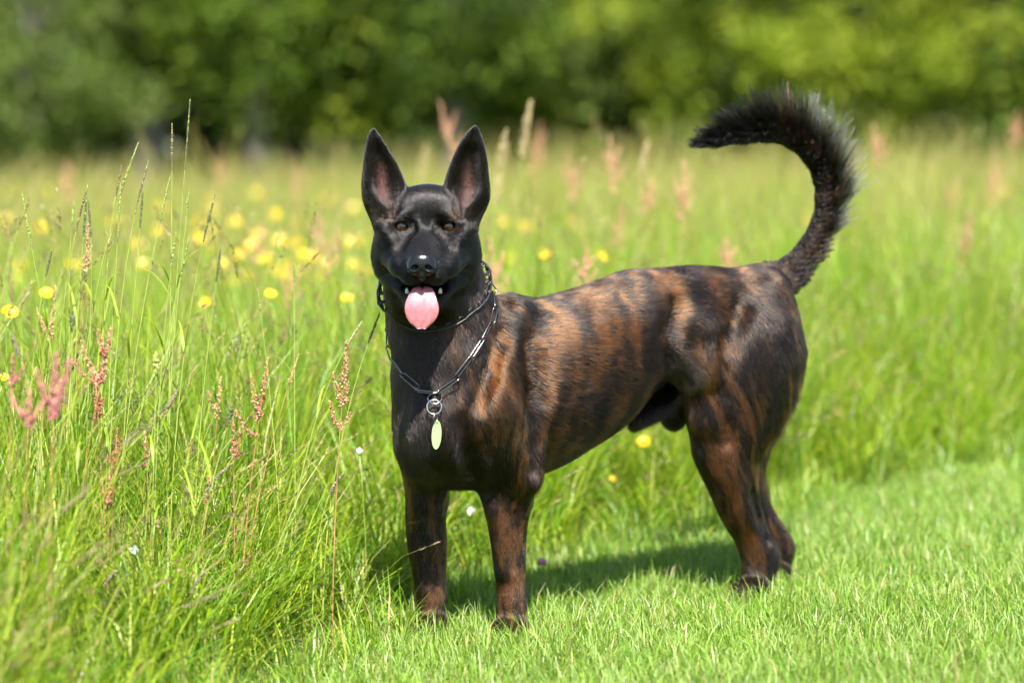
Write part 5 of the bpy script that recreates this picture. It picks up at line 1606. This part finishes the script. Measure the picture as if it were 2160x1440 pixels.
def buttercup(label, px, py, Y, rad=0.0155, group='buttercups', face=None, tall=True):
    c = P(px, py, Y); lean = rng.normal(0, 0.03, 2)
    r, org = plant_root('buttercup', label, 'buttercup', group, c[0] - lean[0], c[1] - lean[1])
    C = stem_curve(org, c, (0.02 * rng.normal(), 0), 8); v, f = tube(C - org, [0.0011] * 8, 5); mesh_obj('stem', v, f, M_STEM, r, True)
    nrm = np.array(face) if face is not None else np.array([0.25 * rng.normal() + 0.1, -0.75, 0.75 + 0.2 * rng.random()])
    for C_, sdv, w_, d in petal_ring(c, nrm, 5, rad, rad * 1.25, 0.35, None):
        V, Q, cc = ribbons(C_[None], sdv[None], w_[None], np.tile(np.array([0.56, 0.37, 0.008]) * (0.9 + 0.2 * rng.random()), (1, 4, 1)))
        part_mesh('petal', V, Q, cc, M_PETAL, r, org)
    m = 26; q = rng.normal(0, 1, (m, 3)); q /= np.linalg.norm(q, axis=1, keepdims=True)
    V, Q, cc = scales(c + nrm / np.linalg.norm(nrm) * 0.002 + q * rad * 0.22, q, np.full(m, 0.0022), np.tile([0.55, 0.50, 0.03], (m, 1)))
    part_mesh('flower_centre', V, Q, cc, M_SEED, r, org, 'stuff')
    return r


for px, py, Y, rd, lab in [(1357, 933, 5.75, .0170, 'yellow buttercup below the dog\'s belly'), (1688, 1060, 5.9, .0120, 'yellow buttercup right of the hind leg, the higher of two'), (1641, 1079, 5.85, .0105, 'yellow buttercup half behind the dog\'s hock'),
                           (1903, 1122, 5.55, .0105, 'small buttercup alone in the mown grass at right'), (1292, 1010, 5.7, .0075, 'tiny yellow flower under the belly, left of the big one'), (570, 621, 5.6, .0135, 'clear yellow buttercup left of the dog\'s throat'),
                           (1150, 537, 6.8, .0165, 'yellow buttercup just above the dog\'s withers'), (1268, 541, 7.0, .0165, 'yellow buttercup above the dog\'s mid back'), (20, 660, 4.95, .0170, 'yellow buttercup at the left edge among the stalks'),
                           (98, 620, 5.1, .0150, 'yellow buttercup behind the pale pink sorrel'), (8, 797, 4.6, .0100, 'small yellow flower cut by the left edge'), (1700, 466, 9.0, .0150, 'lone yellow buttercup inside the curve of the tail'),
                           (732, 630, 6.2, .0150, 'yellow buttercup just left of the dog\'s neck'), (435, 640, 5.9, .0160, 'yellow buttercup at the right of the grass clump'), (2118, 404, 13, .024, 'pale yellow buttercup near the right edge')]:
    buttercup(lab, px, py, Y, rd, 'buttercups that stand alone')
BB = [(540, 408), (447, 424), (447, 448), (104, 404), (42, 410), (15, 462), (86, 482), (686, 424), (580, 455), (334, 490), (420, 503), (446, 522), (660, 545), (640, 540), (757, 508), (738, 512), (776, 578), (700, 548), (612, 560),
      (714, 602), (40, 562), (290, 520), (486, 596), (1072, 548), (340, 440), (240, 470), (530, 520), (600, 585), (670, 580), (745, 560), (650, 600), (35, 590), (420, 470), (495, 470), (745, 440), (590, 510), (560, 545), (155, 560), (470, 560),
      (1108, 480), (1210, 470), (1060, 470), (2040, 420), (1960, 396), (700, 415), (630, 470), (300, 560),
      (455, 490), (505, 540), (520, 580), (545, 500), (575, 570), (625, 515), (640, 575), (690, 560)]
ORD = ['first', 'second', 'third', 'fourth', 'fifth', 'sixth', 'seventh', 'eighth', 'ninth', 'tenth', 'eleventh', 'twelfth', 'thirteenth', 'fourteenth', 'fifteenth', 'sixteenth', 'seventeenth', 'eighteenth', 'nineteenth', 'twentieth', 'twenty-first', 'twenty-second', 'twenty-third', 'twenty-fourth']
for side, lo, hi in (('left of the dog\'s head', 0, 800), ('right of the dog\'s head', 800, 2160)):
    for row, p0, p1 in (('the top row', 0, 445), ('the second row', 445, 500), ('the third row', 500, 550), ('the lowest row', 550, 700)):
        for k, (px, py) in enumerate(sorted(q for q in BB if lo <= q[0] < hi and p0 <= q[1] < p1)):
            Y = float(np.clip(0.35 * FPX / (py - 300) * (0.95 + 0.3 * rng.random()), 8.2, 19))
            buttercup('blurred buttercup, %s from the left in %s %s' % (ORD[k], row, side), px, py, Y, 0.0225 + 0.0010 * (Y - 8) + 0.004 * rng.random(), 'blurred buttercups behind the dog')


def white_flower(label, px, py, Y, rad, n=4, col=(0.6, 0.58, 0.6), group='white flowers'):
    c = P(px, py, Y)
    r, org = plant_root('white_flower', label, 'flower', group, c[0] + 0.01, c[1] + 0.01)
    C = stem_curve(org, c, (0.01, 0), 6); v, f = tube(C - org, [0.0008] * 6, 5); mesh_obj('stem', v, f, M_STEM, r, True)
    for C_, sdv, w_, d in petal_ring(c, np.array([0.2 * rng.normal(), -0.8, 0.5]), n, rad, rad * 1.1, 0.25, None):
        V, Q, cc = ribbons(C_[None], sdv[None], w_[None], np.tile(np.array(col), (1, 4, 1)))
        part_mesh('petal', V, Q, cc, M_PETAL, r, org)
    return r
for px, py, Y, rd, lab in [(988, 1075, 5.3, .013, 'white flower showing between the forelegs, the largest'), (976, 1111, 5.28, .008, 'small white flower between the forelegs, below the largest'), (954, 1114, 5.3, .007, 'tiny white flower against the near foreleg\'s inner side'),
                           (2138, 730, 7.6, .021, 'white flower near the right edge'), (2045, 739, 7.8, .013, 'small white flower left of the one near the right edge'), (2046, 770, 7.8, .010, 'faint white flower under the small one at right'),
                           (283, 1160, 4.2, .008, 'small white flower low in the grass at left'), (758, 950, 4.7, .006, 'tiny white flower in the grass left of the dog\'s chest')]:
    white_flower(lab, px, py, Y, rd)


def clover(label, px, py, Y, rad, col=(0.50, 0.17, 0.34)):
    c = P(px, py, Y)
    r, org = plant_root('clover', label, 'clover', 'clover flowers', c[0], c[1] + 0.01)
    C = stem_curve(org, c, (0.005, 0), 6); v, f = tube(C - org, [0.0010] * 6, 5); mesh_obj('stem', v, f, M_STEM, r, True)
    m = 130; q = rng.normal(0, 1, (m, 3)); q /= np.linalg.norm(q, axis=1, keepdims=True); q[:, 2] = np.abs(q[:, 2]) * 1.1 - 0.25
    cols = np.array(col) * (0.7 + 0.6 * rng.random((m, 1)))
    V, Q, cc = scales(c + q * rad * 0.75, q + np.array([0, 0, 0.5]), np.full(m, rad * 0.55), cols)
    part_mesh('flower_head', V, Q, cc, M_PETAL, r, org, 'stuff')
    for k in range(3):
        th = 2.1 * k; d = np.array([math.cos(th), math.sin(th), 0]); b = org * 0.5 + c * 0.5
        V, Q, cc = ribbons((b + d * np.linspace(0, 0.016, 4)[:, None])[None], np.array([[-d[1], d[0], 0]]), np.array([[0.002, 0.010, 0.012, 0.004]]), np.tile(np.array([0.07, 0.17, 0.04]), (1, 4, 1)))
        part_mesh('leaf', V, Q, cc, M_GRASS, r, org)
clover('pink clover head right of the dog\'s foreleg', 1143, 1187, 5.15, 0.011)
clover('faint pink clover head in the mown grass under the belly', 1290, 1190, 5.3, 0.008)
clover('purple-pink clover head at the right edge of the mown grass', 2146, 1023, 6.4, 0.009, (0.45, 0.2, 0.42))
print('all', round(_t.time() - _t0, 1))
